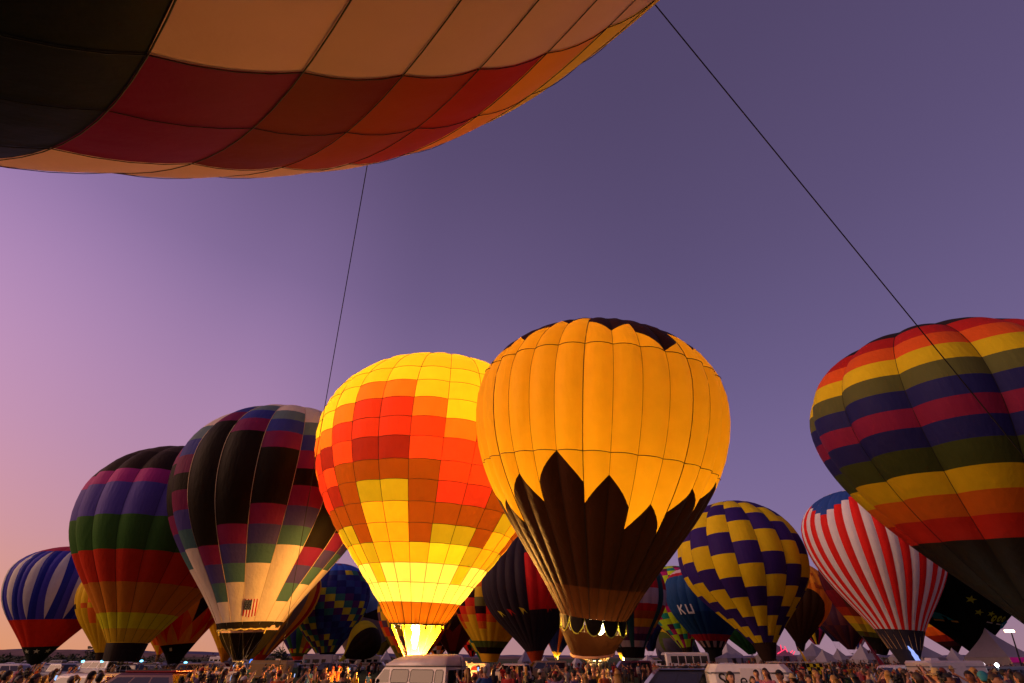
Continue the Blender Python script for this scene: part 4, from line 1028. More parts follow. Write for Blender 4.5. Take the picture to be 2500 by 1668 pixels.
def build_carpark():
    rnd=random.Random(21)
    types=['suv','sedan','pickup','wagon','sedan','van','suv','wagon','pickup','rv','sedan','suv']
    cols=['white','white','silver','grey','black','blue','white','maroon','silver','white','green','navy','tan']
    where=[(0,'below the leftmost balloon'),(140,'left of the rainbow balloon skirt'),(262,'below the rainbow balloon skirt'),(365,'below the black and orange balloon'),(480,'left of the scoop balloon'),(575,'behind the scoop balloon'),(660,'beside the tether rope'),(745,'below the checked balloon'),(850,'left of the camper van')]
    rows=[(78,'front row'),(98,'second row'),(122,'third row'),(150,'fourth row'),(185,'fifth row'),(230,'far row')]
    used=set(); n=0
    for d,rn in rows:
        px=-8+rnd.uniform(0,30)
        while px<925:
            k=types[n%len(types)]; n+=rnd.choice((1,1,2)); c=cols[rnd.randrange(len(cols))]
            if k=='rv' and d<115: k='wagon'
            if k=='rv': c='white'
            wl=7.4 if k=='rv' else 5.2; wpx=wl*1380/d
            skip=(d<75 and 420<px+wpx/2<900) or rnd.random()<.16 or (d<110 and px>620 and rnd.random()<.6)
            if not skip:
                nm={'suv':'tall car','sedan':'saloon car','pickup':'pickup truck','wagon':'estate car','rv':'motorhome with windows','van':'passenger van'}[k]
                pl=[w for x,w in where if px+wpx/2>=x][-1] if px+wpx/2>=0 else where[0][1]
                lab=f'{c} {nm} in the {rn} {pl}'
                q=2
                if lab in used:
                    lab2=f'{c} {nm} with a pale roof edge in the {rn} {pl}'; lab=lab2
                    if lab in used: lab=f'{c} {nm}, right-hand one of two in the {rn} {pl}'
                if lab not in used:
                    used.add(lab)
                    place(k,c,px+wpx/2,d+rnd.uniform(-3,3),rnd.choice((0,PI))+rnd.uniform(-.18,.18),lab,'motorhome' if k=='rv' else 'car','vehicles parked on the left of the field')
            px+=wpx*rnd.uniform(1.0,1.25)
build_carpark()

# ------------------------------------------------------------------ tents, flags, lights, trees
M_tent=fabric('b8b0b4',.12,gain=.85)
def tent(px,y_apex,xl,xr,d,label,group='white event tents',eave=None,pole=True,rz=.35):
    p=gat(px,d); top=at(px,y_apex,d).z-p.z; w=abs(xr-xl)*d/1385*.66; e=eave if eave else min(2.4,top*.42)
    root=empty('event_tent',p,rz); tag(root,label,'tent',group); h=w/2
    c=[(-h,-h),(h,-h),(h,h),(-h,h)]
    for i in range(4):
        a,b=c[i],c[(i+1)%4]; V=[];F=[]; n=6
        for j in range(n+1):
            v=j/n; s=(1-v)**1.25; z=e+(top-e)*v
            for u in (0,.5,1): V.append(((a[0]*(1-u)+b[0]*u)*s,(a[1]*(1-u)+b[1]*u)*s,z))
        for j in range(n):
            for k in range(2): F.append((j*3+k,j*3+k+1,(j+1)*3+k+1,(j+1)*3+k))
        mobj('roof_panel',V,F,M_tent,root,True)
        if i!=0: mobj('wall',[(a[0]*.99,a[1]*.99,0),(b[0]*.99,b[1]*.99,0),(b[0]*.99,b[1]*.99,e-.02),(a[0]*.99,a[1]*.99,e-.02)],[(0,1,2,3)],M_tent,root,False)
        else:
            for q0,q1 in ((0,.36),(.64,1)):
                A=[a[j]*.99*(1-q0)+b[j]*.99*q0 for j in (0,1)];B=[a[j]*.99*(1-q1)+b[j]*.99*q1 for j in (0,1)]
                mobj('wall',[(A[0],A[1],0),(B[0],B[1],0),(B[0],B[1],e-.02),(A[0],A[1],e-.02)],[(0,1,2,3)],M_tent,root,False)
    m=MB()
    for x,y in c: m.tube([(x*.985,y*.985,0),(x*.985,y*.985,e)],.04,5)
    m.build('pole',M_metal,root); return root
def build_tents():
    L=[(1788,1566,1768,1832,165,'white peaked tent right of the KU balloon, partly behind it',None),
     (1784,1592,1752,1812,112,'low white twin tent, left one of the pair under the checkered balloon',2.2),(1806,1593,1790,1835,114,'low white twin tent, right one of the pair under the checkered balloon',2.2),
     (1903,1563,1864,1954,140,'tall white tent with pink lit signs under the blue and yellow checkered balloon',None),
     (2003,1569,1982,2062,150,'white tent peak just right of the yellow feather flag',None),(2024,1584,1996,2052,120,'small white tent in front of the peak by the yellow flag',None),
     (2062,1582,2048,2092,135,'narrow white tent below the small striped far balloon',None),(2124,1571,2098,2162,118,'white tent with a dark red print below the maroon balloon',None),
     (2252,1552,2228,2332,112,'wide white tent right of the black cone skirt',None),(2348,1581,2330,2382,116,'small white tent under the black starred balloon',None),
     (2455,1531,2400,2512,92,'big white tent at the right edge with magenta light under its eaves',None),
     (1283,1586,1258,1302,150,'white tent with red prints left of the near black balloon skirt',None),(1330,1602,1316,1352,170,'small grey tent behind the dark van',None),(1410,1601,1398,1428,180,'small grey tent left of the basket',None),
     (1586,1598,1560,1600,170,'grey tent left of the olive leaning balloon',None),(1084,1590,1074,1096,190,'narrow pale tent peak behind the van roof',None),(1128,1606,1110,1150,160,'small tent right of the camper van roof',None),
     (590,1603,570,618,150,'pale tent behind the scoop balloon',None),(938,1586,922,958,210,'tall white tent left of the camper van roof',None)]
    for px,ya,xl,xr,d,lab,e in L:
        o=tent(px,ya,xl,xr,d,lab,eave=e)
        if 'pink' in lab:
            m=emis('neon_pink','ff3a60',1.6); mm=MB()
            for a in ((-2.2,3.6,-1.4,4.6),(-1.0,3.2,-.4,4.2),(.4,2.9,.6,4.0),(1.2,2.8,2.2,3.2),(-2.6,2.6,.4,3.5),(1.8,2.5,2.6,3.0)): mm.tube([(a[0],-3.4+abs(a[1]-2.6)*.45,a[1]),(a[2],-3.4+abs(a[3]-2.6)*.45,a[3])],.10,4)
            mm.build('neon_sign',m,o)
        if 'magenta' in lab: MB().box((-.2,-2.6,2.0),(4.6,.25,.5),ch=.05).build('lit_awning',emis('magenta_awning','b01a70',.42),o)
        if 'dark red print' in lab:
            mm=MB(); 
            for k in range(6): mm.box((-1.0+k*.38,-1.75+.0,2.9+.12*(k%2)),(.28,.05,.42),ch=.01)
            mm.build('print',mat('print_red','6a1c1c',.7),o)
        if 'wide white' in lab or 'black starred' in lab:
            MB().box((.3,-2.2 if 'wide' in lab else -1.45,1.3),(.5,.06,1.0)).build('lit_doorway',emis('doorway_light','d8c878',.7),o)
    def flag(px,y0,y1,d,c,label,lean=.12):
        p=gat(px,d); h=at(px,y0,d).z-p.z; root=empty('feather_flag',p); tag(root,label,'flag')
        MB().tube([(0,0,0),(-lean*.5,0,h*.6),(-lean*h*.35,0,h)],[.03,.025,.012],5).build('pole',M_metal,root)
        V=[];F=[]
        for i in range(9):
            v=i/8; z=h*(.22+.78*v); x=-lean*h*.35*v; w=h*.17*(1-v)**.7*(1 if v>.04 else .6)
            V+=[(x,.03*math.sin(i),z),(x+w,.05*math.sin(i*1.7),z-.04)]
        for i in range(8): F.append((2*i,2*i+1,2*i+3,2*i+2))
        mobj('banner',V,F,fabric(c,.3),root,True)
    flag(1980,1578,1617,48,'c88a1c','tall yellow feather flag in the crowd left of the white tents',.45); flag(2158,1552,1602,60,'6a2430','dark red feather flag leaning beside the black cone skirt',.6)
    # checkered canopy
    p=gat(1955,46); root=empty('canopy',p); tag(root,'canopy with a thin roof and a yellow and black checkered banner','canopy')
    h=at(1955,1617,46).z-p.z
    MB().box((0,0,h),(3.6,2.4,.07),ch=.02).build('roof',mat('canopy_white','b0a8a0',.6),root)
    for x in (-1.7,1.7):
        for y in (-1.1,1.1): MB().tube([(x,y,0),(x,y,h)],.03,5).build('pole',M_metal,root)
    for i in range(5):
        for j in range(3): MB().box((.05+i*.22,-1.16,h-.18-.2*j),(.22,.02,.2)).build('check',fabric('c8a41c' if (i+j)%2 else '14120f',.2),root)
    # work lights on the left, one lamp tower on the right
    wl=emis('worklight_cyan','6fd8ff',5)
    for px,y,d,lab in ((192,1616,95,'left of the yellow balloon skirt'),(239,1616,95,'below the yellow balloon skirt'),(302,1610,105,'below the black skirt of the rainbow balloon'),(336,1615,95,'right of the black skirt of the rainbow balloon'),(446,1619,90,'below the black and orange balloon'),(1573,1592,150,'left of the olive leaning balloon')):
        g=gat(px,d); p=at(px,y,d); root=empty('work_light',g); tag(root,'bluish white work light on a pole '+lab,'lamp','work lights on poles')
        MB().tube([(0,0,0),(0,0,p.z-g.z)],.03,5).build('pole',M_metal,root); MB().sphere((0,0,p.z-g.z+.05),(.24,.10,.13),8,5).build('lamp_head',wl,root,True)
    g=gat(2486,50); p=at(2468,1541,50); root=empty('lamp_tower',g); tag(root,'leaning lamp mast with a lit head in front of the big right tent','lamp')
    MB().tube([(0,0,0),(p.x-g.x,p.y-g.y,p.z-g.z)],[.06,.035],6).build('mast',M_trim,root); MB().box((p.x-g.x-.1,p.y-g.y,p.z-g.z),(.75,.2,.16),.3,ch=.03).build('lamp_head',emis('lamp_warm','ffd8a0',7),root)
    g=at(2441,1624,43); root=empty('headlamp_stand',gat(2441,43)); tag(root,'dazzling white spotlight at lower right in front of the grey car','lamp')
    z=g.z-root.location.z
    MB().tube([(0,0,0),(0,0,z-.05)],.03,5).build('stand',M_trim,root); MB().sphere((0,0,z),(.09,.07,.09),10,6).build('bulb',emis('spot_white','e8f0ff',60),root,True); lamp('spot_glow',(0,-.2,z),140,(.85,.92,1),.1,root)
build_tents()
def build_trees():
    rnd=random.Random(5); lf=[mat('leaf_dark','1f2a14',.8,var=.3,scale=.5),mat('leaf_mid','2e3a1a',.8,var=.3,scale=.5),mat('leaf_dry','4a4624',.8,var=.3,scale=.5)]
    V=[];F=[];mi=[]
    def clump(c,r,h,n,k,V=V,F=F,mi=mi):
        for i in range(n):
            a=rnd.uniform(0,2*PI); q=rnd.random()**.5; z=rnd.random()
            p=Vector((c.x+math.cos(a)*r*q*(1.1-.5*z),c.y+math.sin(a)*r*q,c.z+h*(.1+.9*z*(1-.25*q*q))))
            s=rnd.uniform(.25,.6)*r*.35; u=Vector((rnd.uniform(-1,1),rnd.uniform(-1,1),rnd.uniform(-1,1))).normalized(); w=u.cross(Vector((rnd.uniform(-1,1),rnd.uniform(-1,1),1))).normalized()
            b=len(V); V.extend([p-u*s,p+w*s*.7,p+u*s,p-w*s*.7]); F.append((b,b+1,b+2,b+3)); mi.append(k)
    for i in range(330):
        px=rnd.uniform(-350,1050); d=rnd.uniform(240,520); c=gat(px,d); clump(c,rnd.uniform(1.8,4.4),rnd.uniform(1.8,4.6)*(1.15 if 150<px<300 else 1),42,rnd.choice((0,0,1,2)))
    tag(mobj('scrub_trees',V,F,lf,None,False,mi),kind='stuff')
    for px,d,h,lab in ((672,170,6.0,'green bushy tree beside the tether rope behind the parked vehicles'),(540,230,5.2,'dark round tree left of the mustard balloon skirt'),(215,240,7.0,'broad dark tree behind the motorhomes left of the yellow balloon')):
        g=gat(px,d); root=empty('tree',g); tag(root,lab,'tree')
        t=MB(); t.tube([(0,0,0),(.1,0,h*.35),(.0,.1,h*.7)],[.22,.16,.06],7)
        for a in (0,2.1,4.2): t.tube([(0,0,h*.3),(math.cos(a)*h*.2,math.sin(a)*h*.2,h*.6)],[.1,.04],5)
        t.build('trunk',mat('bark','3a2c20',.9),root,True)
        V2=[];F2=[];m2=[]
        for k in range(9):
            a=rnd.uniform(0,6.28); clump(Vector((math.cos(a)*h*.25,math.sin(a)*h*.25,h*rnd.uniform(.2,.55))),h*.26,h*.42,60,rnd.choice((0,1,1)),V2,F2,m2)
        mobj('crown',V2,F2,lf,root,False,m2)
build_trees()

# ------------------------------------------------------------------ people
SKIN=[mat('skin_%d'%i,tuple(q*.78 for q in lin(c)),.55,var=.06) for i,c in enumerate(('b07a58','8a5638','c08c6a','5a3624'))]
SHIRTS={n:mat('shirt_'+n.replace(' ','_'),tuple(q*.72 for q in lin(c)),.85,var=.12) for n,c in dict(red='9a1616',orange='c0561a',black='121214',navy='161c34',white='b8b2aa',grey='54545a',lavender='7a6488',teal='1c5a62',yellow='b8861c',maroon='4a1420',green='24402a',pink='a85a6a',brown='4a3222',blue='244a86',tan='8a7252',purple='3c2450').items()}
PANTS=[mat('trousers_%d'%i,c,.9) for i,c in enumerate(('1a2030','15151a','4a4034','2a3244'))]
HAIRM={n:mat('hair_'+n,c,.6,var=.2,scale=30) for n,c in dict(brown='2a1a10',black='100c0a',blond='8a6630',grey='6a6660',red='5a2412').items()}
HATM={n:mat('hat_'+n,c,.8) for n,c in dict(red='7a1414',black='141416',white='b0aaa2',straw='a08a5a',teal='1a6a78',tan='6a5638').items()}
M_shoe=mat('shoe','1a1614',.7); M_eye=mat('eye_dark','120c0a',.4); M_lip=mat('lip','6a3028',.5)
def person_mesh(pose,fem):
    """one continuous body, standing 1.72 m, facing -y"""
    k=.92 if fem else 1.0
    bones=[]
    for s in (-1,1):
        bones+= [((s*.095,0,.92),(s*.10,-.015,.50),.088,.06,2),((s*.10,-.015,.50),(s*.105,.02,.09),.06,.042,2),((s*.105,.03,.06),(s*.125,-.16,.035),.045,.038,3)]
    A={'relaxed':(((-.24,.02,1.12),(-.25,-.07,.88)),((.24,.02,1.12),(.25,-.07,.88))),
       'crossed':(((-.25,-.02,1.14),(.06,-.20,1.17)),((.25,-.02,1.14),(-.06,-.21,1.13))),
       'phone':(((-.24,.02,1.12),(-.25,-.07,.88)),((.27,-.14,1.24),(.12,-.34,1.50))),
       'camera':(((-.30,-.12,1.50),(-.08,-.22,1.76)),((.30,-.12,1.50),(.08,-.22,1.76))),
       'hips':(((-.33,.03,1.16),(-.17,-.08,1.0)),((.33,.03,1.16),(.17,-.08,1.0))),
       'pointing':(((-.24,.02,1.12),(-.25,-.07,.88)),((.36,-.16,1.46),(.50,-.34,1.62)))}[pose]
    hands=[]
    for s,(el,wr) in zip((-1,1),A):
        sh=Vector((s*.185*k,0,1.39)); el=Vector(el);wr=Vector(wr)
        bones+=[(sh,sh+(el-sh)*.62,.058,.050,1),(sh+(el-sh)*.62,el,.046,.042,0),(el,wr,.042,.029,0)]
        d=(wr-el).normalized(); bones.append((wr,wr+d*.085,.030,.036,0)); hands.append((wr+d*.085,d,s))
    bones.append(((0,0,1.42),(0,-.012,1.56),.056,.052,0))
    mb=MB()
    for p0,p1,r0,r1,reg in bones:
        mb.tube([p0,p1],[r0,r1],8); mb.sphere(p0,r0,8,5); mb.sphere(p1,r1,8,5)
    tor=[(.84,.13,.10),(.90,.165,.118),(1.0,.155,.11),(1.10,.138*k,.10),(1.22,.16*k,.112),(1.34,.185*k,.112),(1.40,.165*k,.095),(1.46,.07,.062)]
    V=[];F=[];n=14
    for z,rx,ry in tor:
        for i in range(n): V.append((rx*math.cos(2*PI*i/n),ry*math.sin(2*PI*i/n)-(.02 if fem and 1.2<z<1.36 and math.sin(2*PI*i/n)<0 else 0),z))
    for j in range(len(tor)-1):
        for i in range(n): F.append((j*n+i,j*n+(i+1)%n,(j+1)*n+(i+1)%n,(j+1)*n+i))
    F+=[tuple(range(n-1,-1,-1)),tuple(range(len(V)-n,len(V)))]; mb.add(V,F)
    mb.sphere((0,-.012,1.635),(.074,.092,.102),12,9); mb.sphere((0,-.040,1.575),(.052,.055,.055),8,6); mb.sphere((0,-.108,1.615),(.015,.022,.026),6,5)
    for s in (-1,1): mb.sphere((s*.076,.005,1.62),(.014,.022,.032),6,5)
    me=bpy.data.meshes.new('tmp'); me.from_pydata([tuple(v) for v in mb.v],[],mb.f); o=bpy.data.objects.new('tmp',me); col.objects.link(o)
    r=o.modifiers.new('r','REMESH'); r.mode='VOXEL'; r.voxel_size=.016
    s=o.modifiers.new('s','SMOOTH'); s.factor=.5; s.iterations=2
    d=o.modifiers.new('d','DECIMATE'); d.ratio=.22
    dg=bpy.context.evaluated_depsgraph_get(); me2=bpy.data.meshes.new_from_object(o.evaluated_get(dg)); bpy.data.objects.remove(o)
    me2.name='person_body'
    reg=[]
    for p in me2.polygons:
        c=p.center
        if c.z>1.47: reg.append(0); continue
        best=(9,1)
        for p0,p1,r0,r1,g in bones:
            p0=Vector(p0);p1=Vector(p1); dd=p1-p0; t=max(0,min(1,(c-p0).dot(dd)/dd.length_squared)); q=(c-(p0+dd*t)).length-(r0+(r1-r0)*t)
            if q<best[0]: best=(q,g)
        tq=abs(math.hypot(c.x/.17,c.y/.11)-1)*.11 if .86<c.z<1.46 else 9
        if tq<best[0]: best=(tq,1 if c.z>.93 else 2)
        if best[1]==0 and c.z>1.43 and math.hypot(c.x,c.y)<.075: best=(0,0)
        reg.append(best[1])
    bm=bmesh.new(); bm.from_mesh(me2)
    for f,g in zip(bm.faces,reg): f.material_index=g; f.smooth=True
    def add(m_,idx):
        base=[bm.verts.new(v) for v in m_.v]
        for f in m_.f:
            try: x=bm.faces.new([base[i] for i in f]); x.material_index=idx; x.smooth=True
            except ValueError: pass
    m_=MB()
    for hp,d_,s in hands:
        sd=d_.cross(Vector((0,1,0.2))).normalized(); 
        for q,l in ((-.026,.058),(-.009,.072),(.009,.068),(.026,.052)):
            b0=hp+sd*q+d_*.015; m_.tube([b0,b0+d_*l*.55,b0+d_*l+Vector((0,-.012,0))],[.0095,.009,.006],5)
        b0=hp-d_*.05-sd*s*.03; m_.tube([b0,b0+d_*.03-sd*s*.022,b0+d_*.06-sd*s*.02],[.011,.010,.007],5)
    add(m_,0)
    m_=MB()
    for s in (-1,1): m_.sphere((s*.030,-.092,1.643),(.013,.008,.008),6,4); m_.box((s*.031,-.094,1.665),(.036,.012,.007))
    add(m_,4)
    m_=MB(); m_.sphere((0,-.094,1.568),(.024,.008,.007),6,4); add(m_,5)
    bm.to_mesh(me2); bm.free()
    for m in (SKIN[0],SHIRTS['grey'],PANTS[0],M_shoe,M_eye,M_lip): me2.materials.append(m)
    return me2
def hair_mesh(kind):
    mb=MB(); mb.cur=0
    def shell(rx,ry,rz,c,front,low):
        V=[];F=[];n=16;m=9
        for i in range(m+1):
            t=PI*.76*i/m
            for j in range(n):
                a=2*PI*j/n; x,y,z=rx*math.sin(t)*math.cos(a),ry*math.sin(t)*math.sin(a),rz*math.cos(t)
                z=max(z,(low if y>-.02 else front)); V.append((c[0]+x,c[1]+y,c[2]+z))
        for i in range(m):
            for j in range(n): F.append((i*n+j,(i+1)*n+j,(i+1)*n+(j+1)%n,i*n+(j+1)%n))
        mb.add(V,F)
    if kind in('short','long','tail','curly'):
        shell(.084,.103,.112,(0,.0,1.64),.045,-.085 if kind=='short' else -.10)
        if kind=='long':
            mb.add(*tube_flat([(0,.055,1.66,.085,.055),(0,.075,1.55,.098,.050),(0,.085,1.42,.105,.040),(0,.10,1.26,.08,.025)]))
        if kind=='tail': mb.tube([(0,.09,1.68),(0,.15,1.62),(0,.14,1.48),(0,.12,1.38)],[.03,.04,.032,.012],7)
        if kind=='curly':
            rr=random.Random(3)
            for i in range(26):
                a=rr.uniform(-.4,PI+.4); z=rr.uniform(-.08,.11); mb.sphere((.085*math.cos(a),.02+.085*math.sin(a),1.65+z),.034,6,4)
    elif kind=='cap':
        shell(.086,.104,.108,(0,.0,1.645),.035,.0); mb.add([(-.07,-.08,1.685),(.07,-.08,1.685),(.055,-.185,1.668),(0,-.20,1.664),(-.055,-.185,1.668),(-.07,-.08,1.695),(.07,-.08,1.695),(.055,-.185,1.676),(0,-.20,1.672),(-.055,-.185,1.676)],[(4,3,2,1,0),(5,6,7,8,9),(0,1,6,5),(1,2,7,6),(2,3,8,7),(3,4,9,8),(4,0,5,9)])
    elif kind=='hat':
        mb.lathe([(.0,.155),(.06,.15),(.085,.09),(.092,.035),(.19,.01),(.205,.022),(.19,.024),(.09,.05)],(0,-.005,1.645),18)
    elif kind=='wrap': shell(.094,.112,.122,(0,.005,1.64),.03,-.06)
    me=bpy.data.meshes.new('hair_'+kind); me.from_pydata([tuple(v) for v in mb.v],[],mb.f); me.polygons.foreach_set('use_smooth',[True]*len(me.polygons)); me.materials.append(HAIRM['brown']); me.update(); return me
def tube_flat(rows,n=10):
    V=[];F=[]
    for x,y,z,rx,ry in rows:
        for i in range(n): V.append((x+rx*math.cos(2*PI*i/n),y+ry*math.sin(2*PI*i/n),z))
    for j in range(len(rows)-1):
        for i in range(n): F.append((j*n+i,j*n+(i+1)%n,(j+1)*n+(i+1)%n,(j+1)*n+i))
    F+=[tuple(range(n)),tuple(range(len(V)-1,len(V)-n-1,-1))]
    return V,F
POSES=['relaxed','crossed','phone','camera','hips','pointing']
BODY={(p,f):person_mesh(p,f) for p in POSES for f in (0,1)}
HAIR={k:hair_mesh(k) for k in ('short','long','tail','curly','cap','hat','wrap')}
HEADS=[('short','brown','short brown hair'),('short','black','short black hair'),('long','blond','long blond hair'),('long','brown','long brown hair'),('long','black','long black hair'),('tail','brown','a brown ponytail'),('tail','blond','a blond ponytail'),('short','grey','grey hair'),('cap','red','a red cap'),('cap','black','a black cap'),('cap','white','a white cap'),('hat','straw','a straw hat'),('bald','','a bald head'),('curly','black','curly dark hair'),('long','red','long reddish hair')]
WORDS={'relaxed':'arms down','crossed':'arms folded','phone':'phone raised','camera':'both arms raised','hips':'hands on hips','pointing':'pointing upward'}
usedlab=set(); occupied=[]
def person(px,d,face,shirt,head,pose,h=1.72,skin=0,label=None,place_=''):
    fem=1 if head[0] in('long','tail') else 0
    o=bpy.data.objects.new('person',BODY[(pose,fem)]); col.objects.link(o)
    p=gat(px,d); o.location=p; o.rotation_euler=(0,0,face); s=h/1.72; o.scale=(s*random.uniform(.95,1.1),s*random.uniform(.95,1.1),s)
    for i,m in ((0,SKIN[skin]),(1,SHIRTS[shirt]),(2,PANTS[int(abs(px)*7+d)%4])):
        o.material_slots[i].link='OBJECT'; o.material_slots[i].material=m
    if head[0]!='bald':
        hh=bpy.data.objects.new({'cap':'cap','hat':'hat','wrap':'headscarf'}.get(head[0],'hair'),HAIR[head[0]]); col.objects.link(hh); hh.parent=o
        hh.material_slots[0].link='OBJECT'; hh.material_slots[0].material=(HATM if head[0] in('cap','hat','wrap') else HAIRM)[head[1]]
        if head[0] in('cap','hat','wrap'):
            h2=bpy.data.objects.new('hair',HAIR['short']); col.objects.link(h2); h2.parent=o; h2.scale=(.97,.97,.97); h2.location=(0,.002,.045)
            h2.material_slots[0].link='OBJECT'; h2.material_slots[0].material=HAIRM['brown']
    lab=label or f'person in {shirt} with {head[2]}, {WORDS[pose]}, {place_}'
    usedlab.add(lab); tag(o,lab,'person','people in the crowd'); occupied.append((p.x,p.y)); return o
def zone(px):
    for a,w in ((70,'at far left'),(160,'left of the white estate car'),(262,'by the white estate car'),(430,'near the red car'),(560,'below the scoop'),(640,'left of the rope'),(720,'by the rope'),(800,'below the checked balloon'),(890,'left of the van'),(1125,'behind the van'),(1230,'by the emblem trailer'),(1330,'left of the basket'),(1420,'by the basket'),(1520,'right of the basket'),(1745,'by the black car'),(1900,'by the lettered trailer'),(1995,'by the yellow flag'),(2090,'below the tents'),(2170,'by the red flag'),(2260,'below the cone skirt'),(2370,'by the long trailer'),(2440,'left of the spotlight')):
        if px<a: return w
    return 'at far right'
def build_people():
    H=dict((h[2],h) for h in HEADS); F=PI   # F: back to the camera
    def hp(px,y,d,face,shirt,head,pose,skin,lab):
        z=at(px,y,d).z-gat(px,d).z; d*=1.3; z=at(px,y,d).z-gat(px,d).z; person(px,d,face,shirt,H.get(head) or head,pose,max(1.35,min(1.86,z)),skin,lab)
    hp(684,1638,17,F+.1,'orange','a red cap','relaxed',0,'man in an orange shirt and red cap seen from behind beside the tether rope')
    hp(745,1652,19,F,'brown','a brown ponytail','camera',0,'woman with both arms raised holding a camera right of the red capped man')
    hp(1241,1627,16,F-.4,'red','a black cap','relaxed',0,'man in a red shirt and dark cap left of the basket')
    hp(1318,1636,18,F-.7,'black','a white cap','relaxed',0,'man in a dark jacket and pale cap near the basket')
    hp(1342,1644,19,F-.3,'red','short brown hair','phone',0,'child in a red top holding up a phone left of the basket')
    hp(1400,1637,16,F+.9,'lavender','a black cap','relaxed',0,'man in a lavender shirt and dark cap beside the basket')
    hp(1438,1634,17,F,'black','short black hair','relaxed',0,'man in a black jacket seen from behind in front of the basket')
    hp(1473,1635,18,.5,'orange','a bald head','crossed',0,'bald person in an orange shirt facing the camera right of the basket')
    hp(1507,1638,13,F-.2,'pink','long blond hair','phone',0,'woman with long straight blond hair left of the black car')
    hp(1781,1634,11,.05,'black','long black hair','relaxed',2,'smiling dark haired woman in front of the lettered trailer')
    hp(1845,1637,17,-.3,'blue','short black hair','relaxed',0,'bearded man in a blue shirt right of the smiling woman')
    hp(1868,1632,16,-.7,'pink','long brown hair','relaxed',0,'tall woman with long dark hair beside the bearded man')
    hp(1833,1653,15,.2,'white','long brown hair','relaxed',2,'girl with long hair in front of the bearded man')
    hp(1901,1632,13,-1.1,'pink','a black cap','relaxed',0,'man in a dark cap with yellow shoulder straps right of the trailer')
    hp(1967,1650,15,.2,'maroon','short brown hair','relaxed',0,'older person with glasses below the checkered banner')
    hp(1990,1640,16,.6,'green','long blond hair','relaxed',0,'blond woman turning left below the checkered banner')
    hp(2030,1651,14,F+.5,'tan','long blond hair','relaxed',0,'woman with wavy blond hair seen from behind below the tents')
    hp(2114,1626,18,1.0,'grey','short brown hair','phone',0,'man in a grey shirt with his hand raised near the red flag')
    hp(2080,1646,15,F,'black','long black hair','relaxed',0,'woman with long black hair seen from behind below the tents')
    hp(2165,1640,15,F-.5,'white','long blond hair','relaxed',0,'person with wrapped blond hair in a pale top under the cone skirt')
    hp(2181,1652,12,F,'black','curly dark hair','relaxed',1,'person with a big dark head of hair below the cone skirt')
    hp(2285,1634,14,F+.6,'pink','a straw hat','relaxed',0,'person in a broad straw hat by the long trailer')
    hp(2306,1631,11,.2,'white','curly dark hair','relaxed',1,'man with dark curly hair and glasses in front of the long trailer')
    hp(2235,1645,12,F,'maroon','short brown hair','relaxed',0,'person with short brown hair left of the straw hat')
    hp(2395,1642,13,F,'teal',('wrap','teal','a teal headscarf'),'relaxed',0,'person wearing a bright teal headscarf left of the spotlight')
    hp(2362,1634,14,-.9,'brown','short black hair','relaxed',1,'man with short black hair between the curly haired man and teal headscarf')
    hp(2420,1648,12,.3,'lavender','long brown hair','relaxed',0,'woman with brown hair below the spotlight')
    hp(2482,1633,13,F+.2,'grey','short brown hair','relaxed',0,'broad man in a grey shirt at the right edge')
    hp(228,1641,16,F-.5,'brown','a black cap','relaxed',0,'person in a dark cap just left of the red car')
    hp(250,1646,15,F,'black','short black hair','relaxed',0,'person with short dark hair at the left end of the red car')
    hp(22,1640,15,F-.6,'pink','short black hair','relaxed',0,'person in a pink top at the lower left corner')
    hp(95,1648,15,F-.9,'yellow','long brown hair','relaxed',0,'woman in a yellow top below the leftmost balloon')
    hp(467,1642,20,F-.5,'black','short black hair','crossed',0,'man in a black shirt with folded arms in front of the white trailer')
    hp(500,1648,17,F-.9,'brown','curly dark hair','pointing',0,'woman with curly hair stretching out an arm in front of the white trailer')
    hp(534,1649,18,F,'tan','short black hair','relaxed',0,'man with dark hair at the right end of the white trailer')
    hp(575,1645,17,F+.2,'red','short brown hair','relaxed',0,'man in a bright red shirt below the scoop')
    hp(645,1642,26,.4,'black','a bald head','crossed',0,'bald man in black facing the camera left of the red capped man')
    hp(800,1645,24,F,'tan','a bald head','relaxed',2,'bald person in a pale tan shirt below the checked balloon')
    hp(838,1640,17,F-.4,'black','a black cap','relaxed',0,'man in a black shirt and cap left of the van')
    hp(870,1643,27,F,'yellow','long blond hair','relaxed',2,'blond woman in a pale yellow top left of the van')
    hp(902,1642,34,F,'blue','a red cap','relaxed',0,'person in blue with an orange red cap at the nose of the van')
    # camera held by the woman with raised arms
    rnd=random.Random(77); shirts=list(SHIRTS); combos=[(s,h,p) for s in shirts for h in HEADS for p in POSES for _ in ((0,0,0,0) if p=='relaxed' else (0,))]
    rnd.shuffle(combos); n=0; tries=0
    def blocked(px,d):
        if d<31.5 and 872<px<1132: return True
        if d<28 and 1490<px<1912: return True
        if d<33 and 250<px<450: return True
        if d<20 and 1415<px<1465: return True
        if 862<px<1130 and d<40: return True
        return False
    def free(p,r): return all((p.x-a)**2+(p.y-b)**2>r*r for a,b in occupied)
    seen=set()
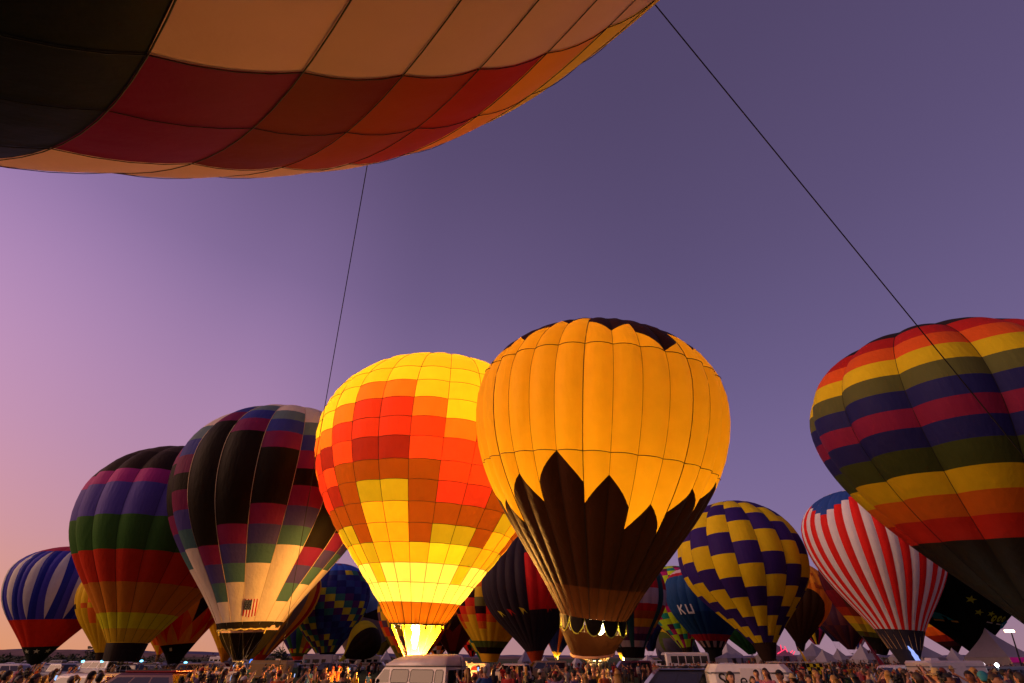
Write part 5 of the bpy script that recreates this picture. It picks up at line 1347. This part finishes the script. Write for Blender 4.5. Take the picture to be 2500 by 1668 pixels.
    for (lo,hi,num,segs) in ((18,28,66,((0,262,11),(432,620,11),(620,880,6),(1130,1500,22),(1905,2510,34))),(28,42,66,((0,262,8),(432,640,12),(640,885,10),(1135,1520,22),(1905,2510,34))),(42,85,122,((0,430,8),(432,640,16),(640,890,26),(1130,1760,40),(1760,2510,52)))):
        tot=sum(s[2] for s in segs); made=0; t=0
        while made<num and t<4000:
            t+=1; r=rnd.random()*tot
            for a,b,w in segs:
                if r<w: break
                r-=w
            px=rnd.uniform(a,b); d=lo*math.exp(rnd.random()*math.log(hi/lo))
            if blocked(px,d): continue
            p=gat(px,d)
            if not free(p,.62): continue
            for s,h,po in combos:
                key=(s,h[2],po,zone(px))
                if key in seen: continue
                if po=='camera' and rnd.random()<.55: continue
                seen.add(key); break
            combos.append(combos.pop(0)); 
            i=rnd.randrange(len(combos)); s,h,po=combos[i]; key=(s,h[2],po,zone(px))
            if key in seen: continue
            seen.add(key)
            if px>1560: face=rnd.choice((PI+.9,PI+.6,.9,1.3,-1.2,PI+1.2,.4))
            elif px<700: face=rnd.choice((PI-.9,PI-.6,PI-1.2,PI,-1.2))
            else: face=rnd.choice((PI,PI+.3,PI-.3,PI+.6,.3,-.5))
            person(px,d,face+rnd.uniform(-.25,.25),s,h,po,rnd.gauss(1.70,.09),rnd.choice((0,0,0,2,2,1,3)),None,zone(px)); made+=1
    # a few lit phone screens in raised hands
    pm=MB(); pm.box((0,0,0),(.075,.010,.15),ch=.006); sm=emis('phone_screen','a8c8ff',1.2); n=0
    for o in [q for q in bpy.data.objects if q.name.startswith('person') and 'phone raised' in q.get('label','')]:
        if n>=16: break
        n+=1; w=Matrix.Translation(o.location)@Matrix.Rotation(o.rotation_euler.z,4,'Z')@Matrix.Diagonal((*o.scale,1)); p=w@Vector((.065,-.43,1.66))
        ph=pm.build('phone',M_trim); ph.location=p; ph.rotation_euler.z=o.rotation_euler.z
        sc_=MB(); sc_.box((0,.008,0),(.066,.004,.135)); sc_.build('screen',sm,ph)
        tag(ph,'phone of '+o['label'].split(',')[0]+' '+(o['label'].split(',')[-1].strip() if o['label'].count(',')>1 else ''),'phone','phones held up in the crowd')
    # distant crowd as one mass
    V=[];F=[];mi=[]; mats=[SHIRTS[k] for k in ('black','navy','grey','white','maroon','brown','red','tan','orange')]+[SKIN[0],PANTS[1],HAIRM['brown']]
    cnt=0
    while cnt<900:
        px=rnd.choice((rnd.uniform(640,1760),rnd.uniform(1560,2520),rnd.uniform(1760,2520))); d=rnd.uniform(60,175)
        if px<1000 and d<80: continue
        p=gat(px,d); hgt=rnd.gauss(1.68,.12)/1.7; a=rnd.uniform(0,6.28)
        m=MB(); m.box((0,0,.42),(.30,.20,.86),0,(1.05,1)); m.cur=1; m.box((0,0,1.13),(.34,.22,.60),0,(1.25,.95),.04); m.box((-.24,0,1.12),(.10,.12,.56)); m.box((.24,0,1.12),(.10,.12,.56)); m.cur=2; m.sphere((0,-.02,1.60),(.085,.10,.12),6,4); m.cur=3; m.sphere((0,.02,1.645),(.09,.10,.10),6,3)
        ca,sa=math.cos(a),math.sin(a); b=len(V); sh=rnd.randrange(9)
        V+=[Vector((p.x+(v.x*ca-v.y*sa)*hgt,p.y+(v.x*sa+v.y*ca)*hgt,p.z+v.z*hgt)) for v in m.v]; F+=[tuple(i+b for i in f) for f in m.f]; mi+=[(10,sh,9,11)[k] for k in m.m]; cnt+=1
    tag(mobj('distant_crowd',V,F,mats,None,True,mi),kind='stuff')
build_people()
